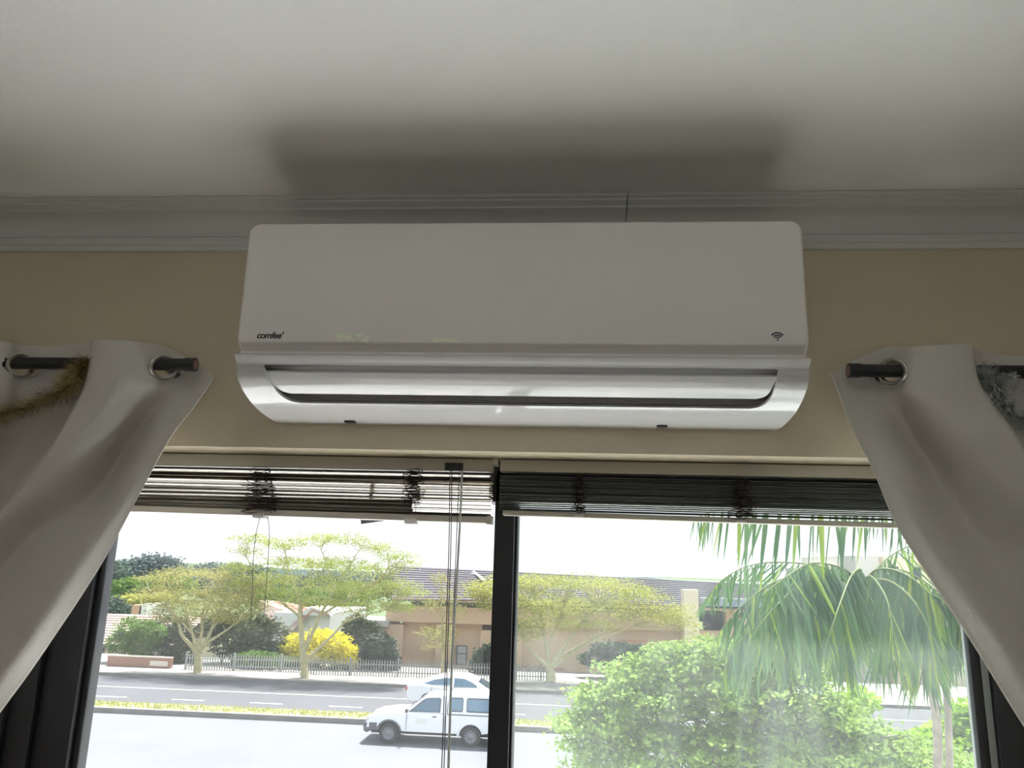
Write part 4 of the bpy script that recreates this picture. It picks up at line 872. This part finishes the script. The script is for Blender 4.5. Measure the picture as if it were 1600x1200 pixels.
for cx_ in (1.6, -1.3):
    for s in (-1, 1):
        bm = bmesh.new(); o_ = [(cx_+.46*math.cos(a), .34+.46*math.sin(a)) for a in np.linspace(math.pi-.25, .25, 12)]; i_ = [(cx_+.41*math.cos(a), .34+.41*math.sin(a)) for a in np.linspace(.25, math.pi-.25, 12)]
        extr(bm, o_+i_, s*.80, s*.862, 'y'); part('wheel_arch', recalc(bm), m_bump if cx_ > 0 else m_carw, 0)
wheels(part, (1.6, -1.3), .83)
# sedan behind, facing right
SD = empty('sedan_car', (at(640, 1080, 35.8).x+2.3, 35.9, G), 'white sloping-roofed car driving right on the far lane, behind the pickup truck', 'car'); part = vehicle(SD, 0.0)
low = [(-2.25, .42), (-2.32, .75), (-2.28, 1.0), (-1.85, 1.04), (-.5, .98), (.9, .95), (1.6, .88), (2.2, .70), (2.30, .50), (2.25, .30)] + arch(1.42, .40, .40)[::-1] + [(.9, .25), (-.9, .25)] + arch(-1.35, .40, .40)[::-1] + [(-1.9, .32)]
bm = bmesh.new(); loft(bm, low, .91, .86, .3, 1.0, .06); part('body', bm, m_carw)
bm = bmesh.new(); bx(bm, -2.0, 2.0, -.72, .72, .22, .8); part('underbody', bm, m_tyre)
top_ = [(-2.0, 1.02), (-1.5, 1.20), (-.9, 1.38), (-.2, 1.45), (.3, 1.42), (.75, 1.24), (1.30, .94)]
bm = bmesh.new(); loft(bm, top_, .84, .60, .95, 1.44, .06); part('roof_cabin', bm, m_carw)
K = (.84, .60, .95, 1.44)
side_plate('side_window', [(-1.55, 1.10), (-1.1, 1.25), (-.75, 1.31), (-.32, 1.34), (-.32, 1.06), (-1.2, 1.04)], *K, m_carg, .012)
side_plate('side_window', [(-.24, 1.34), (.2, 1.32), (.55, 1.19), (.86, 1.02), (.86, 1.0), (-.24, 1.0)], *K, m_carg, .012)
bm = bmesh.new(); v = [bm.verts.new(p) for p in ((.80, -.60, 1.235), (.80, .60, 1.235), (1.28, .74, .98), (1.28, -.74, .98))]; bm.faces.new(v); bmesh.ops.solidify(bm, geom=bm.faces[:], thickness=.02); part('windscreen', recalc(bm), m_carg, 0)
bm = bmesh.new(); bx(bm, -2.42, -2.15, -.62, .62, 1.05, 1.12, .03); bx(bm, -2.3, -2.2, -.5, -.42, .98, 1.08); bx(bm, -2.3, -2.2, .42, .5, .98, 1.08); part('rear_spoiler', bm, m_carw)
for s in (-1, 1):
    bm = bmesh.new(); bx(bm, -2.34, -2.2, s*.7-.16, s*.7+.16, .78, .92, .02); part('tail_lamp', bm, m_lampr)
    bm = bmesh.new(); bx(bm, .78, .92, s*.96-.08, s*.96+.08, .98, 1.08, .03); part('mirror', bm, m_carw)
    bm = bmesh.new()
    for x in (-.28, .95, -1.2): bx(bm, x-.007, x+.007, s*.885-.01, s*.885+.004, .35, .95)
    part('door_seam', bm, m_bump)
wheels(part, (1.42, -1.35), .86, .33)

# ------------------------------------------------------------------ near leafy tree, palm
m_nleaf = leafmat('near_leaf', (0.17, 0.27, 0.05), (0.34, 0.47, 0.12), 1.6, 0.45); m_nleaf2 = leafmat('near_leaf_bright', (0.24, 0.42, 0.02), (0.38, 0.56, 0.05), 1.6, 0.45)
NL = [([(1180,1420),(1175,1330),(1165,1260),(1150,1200)], .16, .10), ([(1165,1260),(1110,1190),(1050,1140),(1000,1100)], .08, .02), ([(1155,1210),(1180,1140),(1200,1080)], .08, .02), ([(1165,1260),(1240,1200),(1320,1160),(1400,1150)], .08, .02), ([(1150,1210),(1090,1130),(1060,1060)], .06, .02), ([(1110,1190),(1000,1160),(930,1120)], .05, .015)]
NP = [(930,1085,45,22),(985,1055,50,24),(1050,1030,55,24),(1110,1020,55,22),(1170,1025,55,28),(910,1130,40,24),(960,1120,60,34),(1030,1090,70,40),(1110,1080,70,44),(1180,1090,70,44),(1250,1100,60,40),(1310,1130,60,34),(930,1175,48,26),(1010,1165,80,36),(1100,1165,90,40),(1200,1165,90,40),(1300,1180,80,34),(1390,1175,60,26),(1460,1185,60,22),(1000,1240,120,40),(1150,1250,140,50),(1320,1250,140,44),(1440,1260,120,40),(1250,1050,50,26),(1210,1030,40,24)]
tree('leafy_tree', 12.0, NL, NP, 'big light green leafy tree close to the window, filling the lower right pane', 'tree', m_barkg, m_nleaf, 60000, 0.042, 160, clump=22, cs=0.10, tr=(0.015, 0.004), dy=0.9, aspect=1.7)
tree('leafy_shrub', 13.5, [([(1400,1300),(1400,1240),(1410,1190)], .06, .03)], [(1400,1172,50,18),(1450,1165,40,18),(1490,1150,35,22),(1520,1120,24,26),(1360,1160,40,18),(1340,1100,26,20),(1500,1185,40,26),(1430,1200,70,22)],
     'vivid green leafy bush at the lower right corner of the pane, under the palm', 'shrub', m_barkg, m_nleaf2, 13000, 0.055, 60, clump=18, cs=0.10, tr=(0.012, 0.004), aspect=1.7)

m_palm = leafmat('palm_leaflet', (0.045, 0.12, 0.05), (0.10, 0.21, 0.05), 2.2, 0.35); m_palmy = leafmat('palm_leaflet_yellow', (0.16, 0.28, 0.03), (0.28, 0.36, 0.04), 2.2, 0.4); m_rach = mat('palm_rachis', (0.16, 0.20, 0.06), 0.6)
m_trunkp = mat('palm_bark', (0.24, 0.21, 0.18), 0.9, var=0.2, vscale=12)
def leaflet_mesh(m):
    """a long folded blade, root at the origin, hanging along -z, unit length"""
    me = bpy.data.meshes.new('leaflet'); w = 0.042; st = [0, .08, .35, .7, 1.0]; ws = [.25, .8, 1.0, .7, .02]; v = []; f = []
    for t, k in zip(st, ws): v += [(-w*k, 0.0, -t), (0, w*.5*k, -t-.001), (w*k, 0.0, -t)]
    for i in range(4):
        b = 3*i; f += [(b, b+1, b+4, b+3), (b+1, b+2, b+5, b+4)]
    me.from_pydata(v, [], f); me.materials.append(m); me.shade_smooth(); return me
LM = [leaflet_mesh(m_palm), leaflet_mesh(m_palmy)]; cnt = [0]
def frond(root, pts, n, L0, droop=1.0, single=True, wid=0.7, yel=0.12, rr=0.012):
    """pts: rachis points (world); n leaflets per side"""
    P = [Vector(q) for q in catmull([tuple(p) for p in pts], 30)]; bm = bmesh.new(); tube(bm, P, [rr*(1-0.8*i/29) for i in range(30)], 6)
    fr = from_bm('frond', bm, m_rach, root); pool = []
    for k in range(n):
        t = 0.10+0.88*(k+random.random()*0.6)/n; i = min(28, int(t*29)); p = P[i].lerp(P[i+1], t*29-i); d = (P[i+1]-P[i]).normalized()
        side = d.cross(Vector((0, 0, 1))); side = side.normalized() if side.length > .05 else Vector((0, 1, 0))
        for s in (-1, 1):
            dr = (side*s*random.uniform(.25, .6)*(1.15-droop*.5) + d*random.uniform(.1, .45) + Vector((0, 0, -droop*random.uniform(.7, 1.2)))+Vector((random.gauss(0, .08), random.gauss(0, .08), 0))).normalized()
            L = L0*math.sin(math.pi*min(1, 0.22+0.72*t))*random.uniform(.75, 1.1)
            q = (-dr).to_track_quat('Z', 'Y').to_matrix().to_4x4() @ Matrix.Rotation(random.uniform(-.9, .9), 4, 'Z')
            mw = Matrix.Translation(p) @ q @ Matrix.Diagonal((L*wid, L*wid, L, 1)); mi = 1 if random.random() < yel else 0
            if single and cnt[0] < 300:
                cnt[0] += 1; o = bpy.data.objects.new('leaflet', LM[mi]); COL.objects.link(o); o.parent = fr; o.matrix_local = Matrix.Translation(-WL[root.name]) @ mw
            else: pool.append((mw, mi))
    for mi in (0, 1):
        ps = [m_ for m_, j in pool if j == mi]
        if not ps: continue
        vv = []; ff = []
        for m_ in ps:
            b = len(vv); vv += [tuple(m_ @ v.co) for v in LM[mi].vertices]; ff += [tuple(b+i for i in p.vertices) for p in LM[mi].polygons]
        me = bpy.data.meshes.new('leaflets'); me.from_pydata(vv, [], ff); o = link('leaflets', me, LM[mi].materials[0], root, 60); o.data.materials.pop() if len(o.data.materials) > 1 else None
        o['kind'] = 'stuff'
PY = 8.0
PT = empty('palm_tree', tuple(at(1345, 1300, PY)), 'feathery palm with long drooping fronds hanging over the leafy tree, lower right pane', 'palm tree')
cr_ = at(1345, 915, PY)
for q_, ra in (([(1462,1500,.3),(1464,1300,.3),(1464,1130,.2),(1440,1030,.1),(1390,950,0),(1345,918,0)], .050), ([(1486,1500,.6),(1484,1300,.6),(1482,1140,.5),(1474,1040,.5),(1452,960,.5),(1420,925,.4)], .042)):
    bm = bmesh.new(); tube(bm, [Vector(v) for v in catmull([tuple(at(x, y, PY+dy)) for x, y, dy in q_], 24)], [ra-ra*.018*i for i in range(24)], 12); from_bm('trunk', bm, m_trunkp, PT)
def fr(pp, n, L, **k): frond(PT, [at(x, y, PY+dy) for x, y, dy in pp], n, L, **k)
fr([(1345,918,0),(1290,895,-.2),(1220,905,-.4),(1160,945,-.6),(1115,1000,-.7)], 42, 0.84, droop=.8)
fr([(1345,918,0),(1300,900,-.5),(1250,915,-.9),(1200,960,-1.2),(1165,1010,-1.3)], 41, 0.81, droop=.9)
fr([(1345,918,0),(1320,890,-.3),(1270,880,-.7),(1230,900,-1.0),(1190,930,-1.2)], 37, 0.70, droop=.7)
fr([(1345,918,0),(1345,890,-.3),(1330,900,-.8),(1310,950,-1.2),(1290,1010,-1.4)], 41, 0.84, droop=1.1)
fr([(1345,918,0),(1370,890,-.2),(1410,895,-.4),(1450,925,-.6),(1480,970,-.7)], 41, 0.81, droop=.9, yel=.3)
fr([(1345,918,0),(1380,905,-.5),(1420,930,-.9),(1450,980,-1.1),(1465,1040,-1.1)], 37, 0.78, droop=1.0, yel=.2)
fr([(1345,918,0),(1290,905,.3),(1230,925,.6),(1170,970,.9),(1130,1030,1.0)], 41, 0.81, droop=.9)
fr([(1345,918,0),(1400,890,.3),(1460,920,.6),(1500,970,.8),(1525,1030,.9)], 37, 0.74, droop=.9, yel=.3)
fr([(1345,918,0),(1300,900,0),(1260,930,-.2),(1230,985,-.3),(1210,1040,-.3)], 37, 0.81, droop=1.1)
fr([(1345,918,0),(1360,900,-.6),(1385,935,-1.1),(1395,990,-1.3)], 22, 0.81, droop=1.1, yel=.2)
fr([(1345,918,0),(1390,870,.1),(1440,850,.2),(1490,870,.2)], 17, 0.61, droop=.8, yel=.5)
fr([(1345,918,0),(1280,885,.1),(1190,880,.1),(1130,905,0),(1085,960,-.1)], 41, 0.61, droop=.6)
for pp in ([(1345,918,0),(1310,930,-.3),(1280,965,-.5),(1255,1010,-.6)], [(1420,925,.4),(1400,940,.1),(1380,980,-.1),(1365,1030,-.2)], [(1420,925,.4),(1460,930,.3),(1490,960,.2),(1510,1010,.1)], [(1345,918,0),(1270,925,.2),(1200,960,.4),(1150,1010,.5),(1125,1060,.5)],
           [(1420,925,.4),(1435,950,.1),(1440,1000,-.1),(1445,1050,-.1)], [(1345,918,0),(1325,935,.3),(1320,990,.5),(1318,1040,.6)]): fr(pp, 28, .85, droop=1.1)
# palm whose frond tips hang in from above
PU = empty('palm_tree', tuple(at(1300, 1300, 6.6)), 'taller palm whose frond tips hang down just below the right blind', 'palm tree')
bm = bmesh.new(); tube(bm, [at(1640, 1500, 6.9), at(1640, 1000, 6.9), at(1630, 560, 6.8)], [.13, .12, .11], 12); from_bm('trunk', bm, m_trunkp, PU)
for pp, n, L in (([(1630,560,6.8),(1520,650,6.6),(1390,745,6.3),(1250,785,6.1),(1130,795,6.0),(1075,815,5.95)], 34, .66), ([(1630,560,6.8),(1560,660,6.6),(1480,740,6.4),(1400,785,6.2),(1310,800,6.1)], 26, .62), ([(1630,560,6.8),(1580,660,6.7),(1520,760,6.5),(1450,820,6.3)], 16, .50)):
    P = [at(x, y, Y) for x, y, Y in pp]; frond(PU, P, n, L, droop=1.7, yel=.12, rr=.01, wid=.8)
